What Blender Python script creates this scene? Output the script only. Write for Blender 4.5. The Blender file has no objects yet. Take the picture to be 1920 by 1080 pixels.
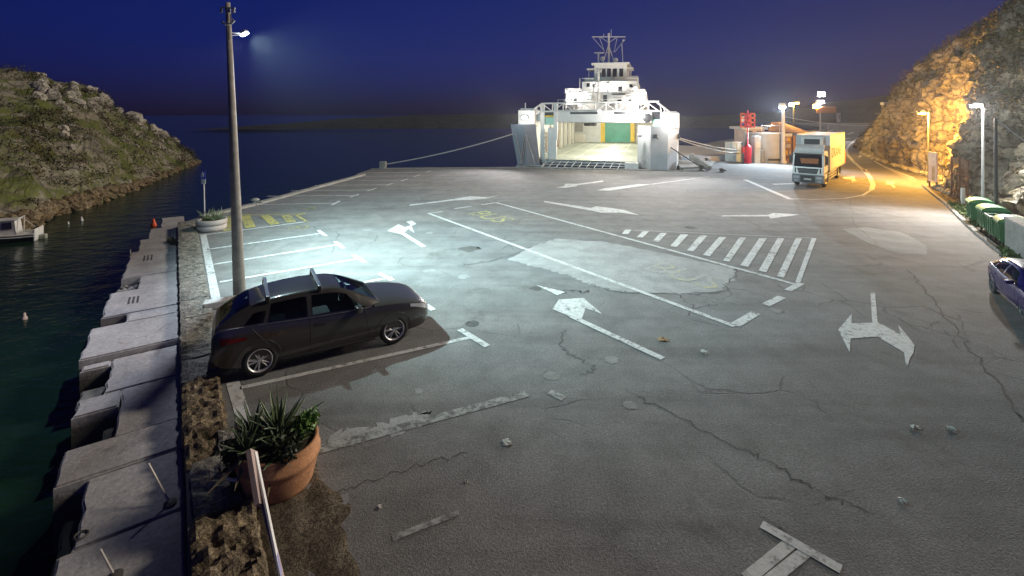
import bpy, bmesh, math, random
from mathutils import Vector, Matrix, noise, Euler
R = math.radians
sc = bpy.context.scene
C = sc.collection
random.seed(7)

# ------------------------------------------------------------------ camera, sky, light, exposure
H, F, YH = 5.25, 900.0, 212.0
cam_d = bpy.data.cameras.new('camera')
cam = bpy.data.objects.new('camera', cam_d); C.objects.link(cam)
cam.location = (0, 0, H); cam.rotation_euler = (R(90), 0, 0)
cam_d.sensor_width = 36; cam_d.lens = 36 * F / 1920
cam_d.shift_y = (YH - 540) / 1920
cam_d.clip_start = 0.1; cam_d.clip_end = 3000
sc.camera = cam

world = bpy.data.worlds.new('World'); sc.world = world
world.use_nodes = True
wt = world.node_tree; wt.nodes.clear()
w_out = wt.nodes.new('ShaderNodeOutputWorld'); w_bg = wt.nodes.new('ShaderNodeBackground')
w_sky = wt.nodes.new('ShaderNodeTexSky'); w_sky.sky_type = 'NISHITA'; w_sky.sun_disc = False
w_sky.sun_elevation = R(5.0); w_sky.sun_rotation = R(175)
w_sky.altitude = 0; w_sky.air_density = 1.0; w_sky.dust_density = 0.4; w_sky.ozone_density = 3.0
w_mul = wt.nodes.new('ShaderNodeMix'); w_mul.data_type = 'RGBA'; w_mul.blend_type = 'MULTIPLY'
w_mul.inputs[0].default_value = 1.0
w_mul.inputs[7].default_value = (0.018, 0.031, 0.20, 1)
wt.links.new(w_sky.outputs[0], w_mul.inputs[6])
w_tc = wt.nodes.new('ShaderNodeTexCoord'); w_sx = wt.nodes.new('ShaderNodeSeparateXYZ'); wt.links.new(w_tc.outputs['Generated'], w_sx.inputs[0])
w_rp = wt.nodes.new('ShaderNodeValToRGB'); w_rp.color_ramp.elements[0].color = (0.95, 0.46, 0.90, 1); w_rp.color_ramp.elements[1].position = 0.22; w_rp.color_ramp.elements[1].color = (1, 1, 1, 1)
w_e = w_rp.color_ramp.elements.new(0.9); w_e.color = (0.30, 0.32, 0.30, 1)
wt.links.new(w_sx.outputs['Z'], w_rp.inputs[0])
w_m2 = wt.nodes.new('ShaderNodeMix'); w_m2.data_type = 'RGBA'; w_m2.blend_type = 'MULTIPLY'; w_m2.inputs[0].default_value = 1.0
wt.links.new(w_mul.outputs[2], w_m2.inputs[6]); wt.links.new(w_rp.outputs[0], w_m2.inputs[7]); wt.links.new(w_m2.outputs[2], w_bg.inputs[0]); wt.links.new(w_bg.outputs[0], w_out.inputs[0])
w_bg.inputs[1].default_value = 0.15

warm_fill_d = bpy.data.lights.new('sun', 'SUN'); sun = bpy.data.objects.new('sun', warm_fill_d); C.objects.link(sun)
warm_fill_d.energy = 1.35; warm_fill_d.angle = R(10); warm_fill_d.color = (1.0, 0.88, 0.72)  # dim fill added to warm the night foreground and headland; no sun there
sun.rotation_euler = Vector((-0.76, -0.20, -0.55)).to_track_quat('-Z', 'Y').to_euler()

sc.view_settings.view_transform = 'Standard'; sc.view_settings.look = 'None'
sc.view_settings.exposure = 0.28; sc.view_settings.gamma = 1; sc.view_settings.use_curve_mapping = False
cy = sc.cycles
cy.max_bounces = 6; cy.diffuse_bounces = 3; cy.glossy_bounces = 3; cy.transmission_bounces = 4
cy.sample_clamp_indirect = 3; cy.sample_clamp_direct = 0; cy.caustics_reflective = False; cy.caustics_refractive = False
cy.use_denoising = True

# ------------------------------------------------------------------ helpers
def G(x, y, z=0.0):
    d = F * (H - z) / (y - YH)
    return Vector(((x - 960) * d / F, d, z))

def P(x, y, d):
    return Vector(((x - 960) * d / F, d, H - (y - YH) * d / F))

def interp(tab, x):
    if x <= tab[0][0]: return tab[0][1]
    for (a, b), (c, d) in zip(tab, tab[1:]):
        if x <= c:
            t = (x - a) / (c - a) if c > a else 0
            return b + (d - b) * t
    return tab[-1][1]

def smooth_tab(tab, x):
    """monotone-ish Catmull-Rom through a table"""
    n = len(tab)
    if x <= tab[0][0]: return tab[0][1]
    if x >= tab[-1][0]: return tab[-1][1]
    for i in range(n - 1):
        x0, y0 = tab[i]; x1, y1 = tab[i + 1]
        if x <= x1:
            h = x1 - x0; t = (x - x0) / h
            m0 = (tab[i + 1][1] - tab[i - 1][1]) / (tab[i + 1][0] - tab[i - 1][0]) if i > 0 else (y1 - y0) / h
            m1 = (tab[i + 2][1] - tab[i][1]) / (tab[i + 2][0] - tab[i][0]) if i < n - 2 else (y1 - y0) / h
            t2, t3 = t * t, t * t * t
            return (2*t3 - 3*t2 + 1)*y0 + (t3 - 2*t2 + t)*h*m0 + (-2*t3 + 3*t2)*y1 + (t3 - t2)*h*m1

class B:
    """collects shapes into one bmesh"""
    def __init__(s): s.m = bmesh.new()
    def box(s, c, size, rot=None, bev=0.0, seg=1):
        r = bmesh.ops.create_cube(s.m, size=1.0)
        vs = r['verts']
        M = Matrix.Translation(Vector(c)) @ (rot.to_matrix().to_4x4() if isinstance(rot, Euler) else (rot or Matrix.Identity(4))) @ Matrix.Diagonal((*size, 1))
        for v in vs: v.co = M @ v.co
        if bev > 0:
            es = list({e for v in vs for e in v.link_edges})
            bmesh.ops.bevel(s.m, geom=es, offset=bev, segments=seg, affect='EDGES', profile=0.6)
        return s
    def bounds(s, a, b, bev=0.0, seg=1):
        c = [(p + q) / 2 for p, q in zip(a, b)]; z = [abs(q - p) for p, q in zip(a, b)]
        return s.box(c, z, bev=bev, seg=seg)
    def quad(s, pts):
        s.m.faces.new([s.m.verts.new(p) for p in pts]); return s
    def poly(s, pts):
        f = s.m.faces.new([s.m.verts.new(p) for p in pts])
        bmesh.ops.triangulate(s.m, faces=[f]); return s
    def prism(s, pts, z0, z1):
        """vertical prism over a polygon (list of xy)"""
        a = [s.m.verts.new((p[0], p[1], z0)) for p in pts]; b = [s.m.verts.new((p[0], p[1], z1)) for p in pts]
        n = len(pts); fs = []
        for i in range(n): fs.append(s.m.faces.new((a[i], a[(i+1) % n], b[(i+1) % n], b[i])))
        t = s.m.faces.new(b); u = s.m.faces.new(a[::-1]); fs += [t, u]
        bmesh.ops.triangulate(s.m, faces=[t, u]); bmesh.ops.recalc_face_normals(s.m, faces=[f for f in fs if f.is_valid])
        return s
    def tube(s, pts, r, n=8, caps=True):
        pts = [Vector(p) for p in pts]; rs = r if isinstance(r, (list, tuple)) else [r] * len(pts)
        rings = []; up = None
        for i, p in enumerate(pts):
            t = ((pts[min(i+1, len(pts)-1)] - pts[max(i-1, 0)])).normalized()
            if up is None: up = Vector((0, 0, 1)) if abs(t.z) < 0.9 else Vector((1, 0, 0))
            x = t.cross(up).normalized(); y = x.cross(t).normalized(); up = y
            rings.append([s.m.verts.new(p + (x * math.cos(k*2*math.pi/n) + y * math.sin(k*2*math.pi/n)) * rs[i]) for k in range(n)])
        for a, b in zip(rings, rings[1:]):
            for k in range(n): s.m.faces.new((a[k], a[(k+1) % n], b[(k+1) % n], b[k]))
        if caps: s.m.faces.new(rings[0][::-1]); s.m.faces.new(rings[-1])
        return s
    def lathe(s, prof, c=(0, 0, 0), n=24, M=None):
        """prof = list of (r, z) about the z axis, then moved by M"""
        M = M or Matrix.Translation(Vector(c))
        rings = []
        for r, z in prof:
            if r < 1e-5: rings.append([s.m.verts.new(M @ Vector((0, 0, z)))])
            else: rings.append([s.m.verts.new(M @ Vector((r*math.cos(k*2*math.pi/n), r*math.sin(k*2*math.pi/n), z))) for k in range(n)])
        for a, b in zip(rings, rings[1:]):
            for k in range(n):
                k2 = (k+1) % n
                if len(a) == 1 and len(b) == 1: continue
                if len(a) == 1: s.m.faces.new((a[0], b[k2], b[k]))
                elif len(b) == 1: s.m.faces.new((a[k], a[k2], b[0]))
                else: s.m.faces.new((a[k], a[k2], b[k2], b[k]))
        return s
    def grid(s, rows, closed=False):
        vr = [[s.m.verts.new(p) for p in row] for row in rows]
        for a, b in zip(vr, vr[1:]):
            n = len(a)
            for k in range(n if closed else n - 1): s.m.faces.new((a[k], a[(k+1) % n], b[(k+1) % n], b[k]))
        return vr
    def mesh(s, name, smooth=False, merge=0):
        if merge: bmesh.ops.remove_doubles(s.m, verts=s.m.verts, dist=merge)
        me = bpy.data.meshes.new(name); s.m.to_mesh(me); s.m.free()
        if smooth: me.polygons.foreach_set('use_smooth', [True] * len(me.polygons))
        return me
    def obj(s, name, mat, parent=None, smooth=False, loc=None, auto=None, merge=0, recalc=False):
        if recalc: bmesh.ops.recalc_face_normals(s.m, faces=s.m.faces)
        if auto is not None:
            for e in s.m.edges:
                e.smooth = not (len(e.link_faces) == 2 and e.calc_face_angle(0) > R(auto))
            smooth = True
        return link(name, s.mesh(name, smooth, merge), mat, parent, loc)

def link(name, me, mat, parent=None, loc=None):
    if mat and not me.materials: me.materials.append(mat)
    o = bpy.data.objects.new(name, me); C.objects.link(o)
    if parent: o.parent = parent
    if loc is not None: o.location = loc
    return o

def thing(name, label, cat, loc=(0, 0, 0), rz=0.0, group=None):
    o = bpy.data.objects.new(name, None); C.objects.link(o)
    o.location = loc; o.rotation_euler = (0, 0, rz); o.empty_display_size = 0.3
    o['label'] = label; o['category'] = cat
    if group: o['group'] = group
    return o

def tag(o, label, cat, group=None):
    o['label'] = label; o['category'] = cat
    if group: o['group'] = group
    return o

def struct(o): o['kind'] = 'structure'; return o
def stuff(o): o['kind'] = 'stuff'; return o

def text_obj(name, cu):
    t = bpy.data.objects.new('text_source', cu); C.objects.link(t)
    me = bpy.data.meshes.new_from_object(t.evaluated_get(bpy.context.evaluated_depsgraph_get())); bpy.data.objects.remove(t)
    me.name = name; return link(name, me, None)

def copy_tree(o, parent=None):
    c = o.copy(); C.objects.link(c)
    if parent: c.parent = parent
    for ch in list(o.children): copy_tree(ch, c)
    return c

def lamp(name, loc, power, color, size=0.15, spot=None, target=None, blend=0.6):
    d = bpy.data.lights.new(name, 'SPOT' if spot else 'POINT')
    d.energy = power; d.color = color; d.shadow_soft_size = size
    o = bpy.data.objects.new(name, d); C.objects.link(o); o.location = loc
    if spot:
        d.spot_size = R(spot); d.spot_blend = blend
        o.rotation_euler = (Vector(target) - Vector(loc)).to_track_quat('-Z', 'Y').to_euler()
    return o

# ------------------------------------------------------------------ materials
def new_mat(name):
    m = bpy.data.materials.new(name); m.use_nodes = True
    nt = m.node_tree; b = nt.nodes['Principled BSDF']
    return m, nt, b

def N(nt, t, **kw):
    n = nt.nodes.new('ShaderNode' + t)
    for k, v in kw.items(): setattr(n, k, v)
    return n

def coords(nt):
    return N(nt, 'TexCoord').outputs['Object']

def noise_n(nt, scale, detail=4, rough=0.6, vec=None, dist=0):
    n = N(nt, 'TexNoise'); n.inputs['Scale'].default_value = scale; n.inputs['Detail'].default_value = detail
    n.inputs['Roughness'].default_value = rough; n.inputs['Distortion'].default_value = dist
    if vec: nt.links.new(vec, n.inputs['Vector'])
    return n.outputs['Fac']

def ramp(nt, fac, stops):
    r = N(nt, 'ValToRGB'); el = r.color_ramp.elements
    while len(el) > 1: el.remove(el[0])
    el[0].position = stops[0][0]; el[0].color = (*stops[0][1], 1) if len(stops[0][1]) == 3 else stops[0][1]
    for p, c in stops[1:]:
        e = el.new(p); e.color = (*c, 1)
    nt.links.new(fac, r.inputs[0]); return r.outputs[0]

def g3(v): return (v, v, v)

def mix(nt, a, b, fac, mode='MIX'):
    m = N(nt, 'Mix', data_type='RGBA', blend_type=mode)
    for s, k in ((fac, 0), (a, 6), (b, 7)):
        if isinstance(s, (int, float)): m.inputs[k].default_value = s
        elif isinstance(s, tuple): m.inputs[k].default_value = (*s, 1) if len(s) == 3 else s
        else: nt.links.new(s, m.inputs[k])
    return m.outputs[2]

def math_n(nt, op, a, b=None):
    m = N(nt, 'Math', operation=op)
    for s, k in ((a, 0), (b, 1)):
        if s is None: continue
        if isinstance(s, (int, float)): m.inputs[k].default_value = s
        else: nt.links.new(s, m.inputs[k])
    return m.outputs[0]

def bump(nt, b, h, strength=0.5, dist=0.02, prev=None):
    n = N(nt, 'Bump'); n.inputs['Strength'].default_value = strength; n.inputs['Distance'].default_value = dist
    nt.links.new(h, n.inputs['Height'])
    if prev: nt.links.new(prev, n.inputs['Normal'])
    nt.links.new(n.outputs[0], b.inputs['Normal']); return n.outputs[0]

def plain(name, col, rough=0.5, metal=0.0, var=0.25, scale=6.0, bmp=0.15, coat=0.0, spec=None):
    m, nt, b = new_mat(name); v = coords(nt)
    f = noise_n(nt, scale, 5, 0.65, v)
    c = ramp(nt, f, [(0.3, tuple(x * (1 - var) for x in col)), (0.7, tuple(min(1, x * (1 + var)) for x in col))])
    nt.links.new(c, b.inputs['Base Color'])
    b.inputs['Roughness'].default_value = rough; b.inputs['Metallic'].default_value = metal
    b.inputs['Coat Weight'].default_value = coat; b.inputs['Coat Roughness'].default_value = 0.06
    if spec is not None: b.inputs['Specular IOR Level'].default_value = spec
    if bmp: bump(nt, b, noise_n(nt, scale * 6, 3, 0.6, v), bmp, 0.01)
    return m

def glow(name, col, s):
    m, nt, b = new_mat(name)
    b.inputs['Base Color'].default_value = (*col, 1); b.inputs['Emission Color'].default_value = (*col, 1)
    b.inputs['Emission Strength'].default_value = s; return m

def make_asphalt():
    m, nt, b = new_mat('asphalt'); v = coords(nt)
    big = noise_n(nt, 0.16, 5, 0.6, v); med = noise_n(nt, 1.1, 5, 0.7, v); fine = noise_n(nt, 30, 3, 0.75, v)
    grit = N(nt, 'TexVoronoi'); grit.inputs['Scale'].default_value = 55; nt.links.new(v, grit.inputs['Vector'])
    c = ramp(nt, big, [(0.32, (0.155, 0.158, 0.155)), (0.68, (0.205, 0.208, 0.205))])
    c = mix(nt, c, ramp(nt, med, [(0.3, g3(0.72)), (0.55, g3(1.0)), (0.8, g3(1.22))]), 1.0, 'MULTIPLY')
    c = mix(nt, c, ramp(nt, fine, [(0.34, g3(0.55)), (0.5, g3(1.0)), (0.66, g3(1.5))]), 0.7, 'MULTIPLY')
    c = mix(nt, c, ramp(nt, grit.outputs['Distance'], [(0.0, g3(0.75)), (0.6, g3(1.15))]), 0.7, 'MULTIPLY')
    wm = noise_n(nt, 0.09, 4, 0.6, v); c = mix(nt, c, ramp(nt, wm, [(0.35, (1.05, 0.99, 0.95)), (0.65, (0.97, 1.0, 1.04))]), 1.0, 'MULTIPLY')
    # hairline crack network, only in worn areas
    wv = N(nt, 'Mix', data_type='RGBA'); wv.inputs[0].default_value = 0.35
    nz = N(nt, 'TexNoise'); nz.inputs['Scale'].default_value = 0.9; nz.inputs['Detail'].default_value = 6; nt.links.new(v, nz.inputs['Vector'])
    nt.links.new(v, wv.inputs[6]); nt.links.new(nz.outputs['Color'], wv.inputs[7])
    vo = N(nt, 'TexVoronoi', feature='DISTANCE_TO_EDGE'); vo.inputs['Scale'].default_value = 0.9; nt.links.new(wv.outputs[2], vo.inputs['Vector'])
    line = ramp(nt, vo.outputs['Distance'], [(0.0, g3(1)), (0.008, g3(1)), (0.016, g3(0))])
    where = ramp(nt, noise_n(nt, 0.33, 3, 0.5, v), [(0.52, g3(0)), (0.6, g3(1))])
    ck = mix(nt, line, where, 1.0, 'MULTIPLY')
    c = mix(nt, c, (0.03, 0.03, 0.03), math_n(nt, 'MULTIPLY', ck, 0.4))
    # oil and dirt stains
    st = ramp(nt, noise_n(nt, 0.55, 6, 0.7, v, 0.4), [(0.57, g3(0)), (0.70, g3(1))])
    c = mix(nt, c, (0.06, 0.055, 0.048), math_n(nt, 'MULTIPLY', st, 0.5))
    # tyre tracks: long soft streaks along the driving lines
    tm = N(nt, 'Mapping'); nt.links.new(v, tm.inputs[0]); tm.inputs['Rotation'].default_value = (0, 0, R(55)); tm.inputs['Scale'].default_value = (0.09, 1.5, 1)
    c = mix(nt, c, ramp(nt, noise_n(nt, 1.0, 4, 0.6, tm.outputs[0], 0.3), [(0.35, g3(0.80)), (0.5, g3(1.0)), (0.7, g3(1.10))]), 0.8, 'MULTIPLY')
    nt.links.new(c, b.inputs['Base Color']); b.inputs['Roughness'].default_value = 0.85
    b.inputs['Specular IOR Level'].default_value = 0.3
    hsum = math_n(nt, 'SUBTRACT', math_n(nt, 'ADD', fine, math_n(nt, 'MULTIPLY', grit.outputs['Distance'], 0.6)), ck)
    bump(nt, b, hsum, 0.6, 0.009)
    return m

def make_paint(name, col, wear=0.45, under=(0.15, 0.15, 0.145)):
    m, nt, b = new_mat(name); v = coords(nt)
    f = noise_n(nt, 7, 6, 0.75, v); g = noise_n(nt, 1.3, 4, 0.6, v)
    s = math_n(nt, 'ADD', math_n(nt, 'MULTIPLY', f, 0.65), math_n(nt, 'MULTIPLY', g, 0.35))
    k = ramp(nt, s, [(wear - 0.05, g3(0)), (wear + 0.06, g3(1))])
    c = mix(nt, under, col, k)
    c = mix(nt, c, ramp(nt, f, [(0.3, g3(0.7)), (0.7, g3(1.1))]), 1.0, 'MULTIPLY')
    nt.links.new(c, b.inputs['Base Color']); b.inputs['Roughness'].default_value = 0.75
    bump(nt, b, noise_n(nt, 30, 3, 0.7, v), 0.5, 0.008)
    return m

def make_concrete(name, col, scale=1.0, bmp=0.6, stain=0.5, algae_shade=False):
    m, nt, b = new_mat(name); v = coords(nt)
    a = noise_n(nt, 0.9 * scale, 6, 0.7, v); f = noise_n(nt, 14 * scale, 5, 0.75, v)
    pit = N(nt, 'TexVoronoi'); pit.inputs['Scale'].default_value = 9 * scale; nt.links.new(v, pit.inputs['Vector'])
    c = ramp(nt, a, [(0.3, tuple(x * 0.68 for x in col)), (0.55, col), (0.75, tuple(x * 1.25 for x in col))])
    c = mix(nt, c, ramp(nt, f, [(0.3, g3(0.7)), (0.7, g3(1.25))]), 0.9, 'MULTIPLY')
    st = ramp(nt, noise_n(nt, 2.2 * scale, 6, 0.75, v, 0.6), [(0.56, g3(0)), (0.7, g3(1))])
    c = mix(nt, c, tuple(x * 0.35 for x in col), math_n(nt, 'MULTIPLY', st, stain))
    if algae_shade:                                            # algae and wet stone low down, slab faces' shade painted in, rust runs
        sx = N(nt, 'SeparateXYZ'); nt.links.new(v, sx.inputs[0])
        zz = math_n(nt, 'ADD', sx.outputs['Z'], math_n(nt, 'MULTIPLY', noise_n(nt, 3, 4, 0.7, v), 0.35))
        k = N(nt, 'MapRange'); k.inputs[1].default_value = -0.36; k.inputs[2].default_value = -0.16; k.inputs[3].default_value = 1; k.inputs[4].default_value = 0; nt.links.new(zz, k.inputs[0])
        c = mix(nt, c, (0.035, 0.04, 0.02), math_n(nt, 'MULTIPLY', k.outputs[0], 0.85))
        ru = ramp(nt, noise_n(nt, 1.4, 5, 0.7, v, 1.0), [(0.62, g3(0)), (0.72, g3(1))]); c = mix(nt, c, (0.20, 0.12, 0.07), math_n(nt, 'MULTIPLY', ru, 0.5))
    nt.links.new(c, b.inputs['Base Color']); b.inputs['Roughness'].default_value = 0.9
    hh = math_n(nt, 'ADD', f, math_n(nt, 'MULTIPLY', ramp(nt, pit.outputs['Distance'], [(0, g3(0)), (0.25, g3(1))]), 0.3))
    bump(nt, b, hh, bmp, 0.02)
    return m

def make_rock(name, pale, mid, dark, scale=1.0, veg=None, veg_lo=0.5, dist=0.15):
    m, nt, b = new_mat(name); v = coords(nt)
    a = noise_n(nt, 0.35 * scale, 6, 0.7, v, 0.5); f = noise_n(nt, 3.2 * scale, 7, 0.75, v)
    vo = N(nt, 'TexVoronoi', feature='DISTANCE_TO_EDGE'); vo.inputs['Scale'].default_value = 0.9 * scale
    ws = N(nt, 'VectorMath', operation='ADD'); nz = N(nt, 'TexNoise'); nz.inputs['Scale'].default_value = 1.2 * scale; nz.inputs['Detail'].default_value = 5
    nt.links.new(v, nz.inputs['Vector']); nt.links.new(v, ws.inputs[0]); nt.links.new(nz.outputs['Color'], ws.inputs[1])
    nt.links.new(ws.outputs[0], vo.inputs['Vector'])
    c = ramp(nt, a, [(0.3, dark), (0.5, mid), (0.68, pale)])
    c = mix(nt, c, ramp(nt, f, [(0.28, g3(0.4)), (0.5, g3(1.0)), (0.72, g3(1.45))]), 0.9, 'MULTIPLY')
    ck = ramp(nt, vo.outputs['Distance'], [(0.0, g3(0.3)), (0.09, g3(1))])
    c = mix(nt, c, ck, 0.8, 'MULTIPLY')
    if veg:
        k = ramp(nt, noise_n(nt, 0.5 * scale, 7, 0.8, v), [(veg_lo, g3(0)), (veg_lo + 0.08, g3(1))])
        gv = ramp(nt, noise_n(nt, 4 * scale, 5, 0.7, v), [(0.3, tuple(x * 0.5 for x in veg)), (0.7, tuple(x * 1.5 for x in veg))])
        c = mix(nt, c, gv, k)
    nt.links.new(c, b.inputs['Base Color']); b.inputs['Roughness'].default_value = 0.95; b.inputs['Specular IOR Level'].default_value = 0.2
    bump(nt, b, math_n(nt, 'ADD', f, math_n(nt, 'MULTIPLY', ck, 0.5)), 1.0, dist)
    return m

def make_water():
    m, nt, b = new_mat('sea_water'); v = coords(nt)
    b.inputs['Base Color'].default_value = (0.008, 0.024, 0.013, 1); b.inputs['Specular IOR Level'].default_value = 0.18; b.inputs['Roughness'].default_value = 0.12
    b.inputs['IOR'].default_value = 1.33
    mp = N(nt, 'Mapping'); nt.links.new(v, mp.inputs[0]); mp.inputs['Scale'].default_value = (1.0, 1.6, 1)
    a = noise_n(nt, 0.7, 4, 0.55, mp.outputs[0]); c = noise_n(nt, 3.0, 3, 0.5, mp.outputs[0])
    bump(nt, b, math_n(nt, 'ADD', a, math_n(nt, 'MULTIPLY', c, 0.25)), 0.32, 0.25)
    return m

def make_leaf(name, c1, c2, rough=0.6):
    m, nt, b = new_mat(name)
    oi = noise_n(nt, 5, 3, 0.6, coords(nt))
    c = ramp(nt, oi, [(0.3, c1), (0.7, c2)])
    nt.links.new(c, b.inputs['Base Color']); b.inputs['Roughness'].default_value = rough
    return m

ASPHALT = make_asphalt()
WHITE = make_paint('white_road_paint', (0.62, 0.63, 0.62), 0.425)
FADED = make_paint('faded_road_paint', (0.38, 0.39, 0.38), 0.49)
YELLOW = make_paint('yellow_road_paint', (0.50, 0.44, 0.14), 0.46)
FYELLOW = make_paint('faded_yellow_paint', (0.42, 0.38, 0.12), 0.50)
PATCH = make_concrete('patch_concrete', (0.35, 0.35, 0.345), 1.2, 0.5, 0.35)
CONC = make_concrete('ledge_concrete', (0.43, 0.415, 0.41), 1.0, 0.8, 0.6, True)
CONC2 = make_concrete('kerb_concrete', (0.30, 0.29, 0.27), 1.5, 0.6, 0.4)
STONE = make_rock('coping_stone', (0.34, 0.32, 0.28), (0.27, 0.255, 0.22), (0.16, 0.15, 0.13), 4.0, None, 0.5, 0.03)
RUBBLE = make_rock('rubble_stone', (0.46, 0.38, 0.27), (0.33, 0.26, 0.17), (0.14, 0.11, 0.07), 6.0, None, 0.5, 0.05)
SOIL = make_rock('dry_soil', (0.22, 0.18, 0.13), (0.16, 0.13, 0.09), (0.08, 0.065, 0.045), 6.0, None, 0.5, 0.05)
# ------------------------------------------------------------------ sea, quay, far coast
WZ = -1.25
sea = struct(B().quad([(-900, -60, WZ), (900, -60, WZ), (900, 1400, WZ), (-900, 1400, WZ)]).obj('sea', make_water()))
QP = Vector((-3.66, 5.44)); QD = Vector((-0.5742, 0.8187)); QN = Vector((-0.8187, -0.5742))
def uv(u, v): q = QP + QD * u + QN * v; return (q.x, q.y)
CEND = 21.2
c0 = uv(-12, 0); c1 = uv(CEND, 0)
LAND = [(c0[0], c0[1]), (c1[0], c1[1]), (-15.75, 24.1), (-14.9, 27.3), (-13.95, 33.5), (-12.75, 40.6), (-13.4, 41.2), (-13.2, 45.2), (0.45, 46.3), (15.6, 43.6),
        (17.0, 48), (24.5, 71), (40, 92), (75, 128), (110, 168), (150, 260), (260, 260), (260, -30), (c0[0], -30)]
pav = struct(B().prism(LAND, -4.0, 0.0).obj('quay_pavement', ASPHALT))

def ridge(name, pts, depth, mat, seed, hs):
    rows = []
    n = 140
    for j in range(9):
        t = j / 8; row = []
        for i in range(n):
            s = i / (n - 1)
            p = Vector((interp([(k / (len(pts) - 1), q[0]) for k, q in enumerate(pts)], s), interp([(k / (len(pts) - 1), q[1]) for k, q in enumerate(pts)], s), 0))
            h = interp([(k / (len(pts) - 1), q[2]) for k, q in enumerate(pts)], s)
            z = h * math.sin(t * math.pi / 2) ** 0.9
            nz = noise.fractal(Vector((p.x * 0.02, t * 2, seed)), 1.0, 2.0, 5)
            row.append((p.x, p.y + t * depth, WZ - 0.5 + (z - WZ) * (1 + hs * nz * t)))
        rows.append(row)
    b = B(); b.grid(rows); return struct(b.obj(name, mat, smooth=True))
COAST = make_rock('far_coast', (0.05, 0.05, 0.045), (0.035, 0.036, 0.03), (0.02, 0.022, 0.018), 0.15, None, 0.5, 0.5)
ridge('far_coast', [(-115, 168, 0.0), (-95, 168, 1.3), (-70, 170, 3.6), (-45, 172, 4.7), (-20, 174, 5.2), (10, 176, 5.5), (60, 180, 5.2), (95, 190, 3.0)], 40, COAST, 3.0, 0.12)
ridge('far_hills', [(40, 330, 8), (90, 320, 5), (130, 300, 3), (190, 290, 6), (230, 280, 13), (270, 270, 20), (330, 260, 26)], 60, COAST, 8.0, 0.15)

# ------------------------------------------------------------------ concrete ledge below the coping, slab by slab
ledge = bpy.data.objects.new('landing_ledge', None); C.objects.link(ledge); struct(ledge); ledge['label'] = 'stepped concrete landing ledge below the stone coping'
B().prism([uv(-6, 0.01), uv(24, 0.01), uv(24, 0.85), uv(-6, 0.95)], -3, -1.0).obj('footing', CONC, ledge)
SL = [  # u0, u1, v0, v1 (outer), z, bottom
    (-5.0, 1.62, .01, 1.34, -.50), (1.64, 3.10, .01, 1.21, -.50), (1.66, 2.74, 1.22, 1.43, -.80),
    (3.11, 4.06, .01, 1.60, -.47), (4.08, 5.86, .01, 1.00, -.50), (5.20, 5.84, 1.01, 1.68, -.50),
    (4.05, 4.32, 1.02, 1.52, -.80), (4.33, 5.0, 1.01, 1.21, -.78), (5.88, 7.48, .01, 1.29, -.50), (7.20, 7.47, 1.30, 1.81, -.50),
    (5.90, 6.62, 1.31, 1.72, -.68), (7.50, 9.36, .01, 1.86, -.36), (9.38, 10.05, .01, 1.20, -.37), (9.40, 9.9, 1.22, 1.70, -.66),
    (10.07, 12.18, .01, 1.74, -.37), (12.20, 13.64, .01, 1.08, -.39), (12.22, 13.62, 1.10, 1.40, -.85), (13.66, 15.4, .01, 1.58, -.38), (15.42, 17.35, .01, 1.56, -.40),
    (17.37, 19.6, .01, 1.38, -.42), (19.62, 21.9, .01, 1.12, -.44), (21.92, 24.6, -.25, .72, -.46)]
rnd = random.Random(4)
for (u0, u1, v0, v1, z) in SL:
    z += .20
    j = lambda a: a + rnd.uniform(-.02, .02)
    # uneven outline: extra points along the outer edge
    n = max(3, int((u1 - u0) / 0.22)); out = []
    for k in range(n + 1):
        u = u0 + (u1 - u0) * k / n; out.append(uv(u, v1 + (rnd.uniform(-.04, .02) if 0 < k < n else 0)))
    poly = [uv(u0, v0)] + out + [uv(u1, v0)]
    b = B(); b.prism(poly[::-1], -1.7, z)
    top = [e for e in b.m.edges if all(abs(v.co.z - z) < 1e-4 for v in e.verts) and len(e.link_faces) == 2 and any(abs(f.normal.z) < .5 for f in e.link_faces)]
    bmesh.ops.bevel(b.m, geom=top, offset=0.03, segments=2, affect='EDGES')
    b.obj('concrete_slab', CONC, ledge)
b = B()                                                                # rubble in the broken slab
for k in range(90):
    u, v = rnd.uniform(12.25, 13.6), rnd.uniform(1.08, 1.62); s = rnd.uniform(.05, .14)
    p = uv(u, v); b.box((p[0], p[1], -.62 + rnd.uniform(0, .2)), (s, s * rnd.uniform(.6, 1.2), s * .7), Euler((rnd.random(), rnd.random(), rnd.random() * 3)), bev=s * .18)
stuff(b.obj('rubble_fill', CONC, ledge))
b = B()
for k in range(12):
    u, v = 10.9 + .16 * (k // 3), 1.02 + .1 * (k % 3); p = uv(u, v)
    b.box((p[0], p[1], -.167), (.11, .05, .012), Euler((0, 0, math.atan2(QD.y, QD.x))))
for k in range(12):
    u, v = 15.8 + .2 * (k // 3), .86 + .11 * (k % 3); p = uv(u, v)
    b.box((p[0], p[1], -.197), (.13, .05, .012), Euler((0, 0, math.atan2(QD.y, QD.x))))
stuff(b.obj('drain_slots', plain('drain_dark', (.05, .05, .055), .7), ledge))

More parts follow.
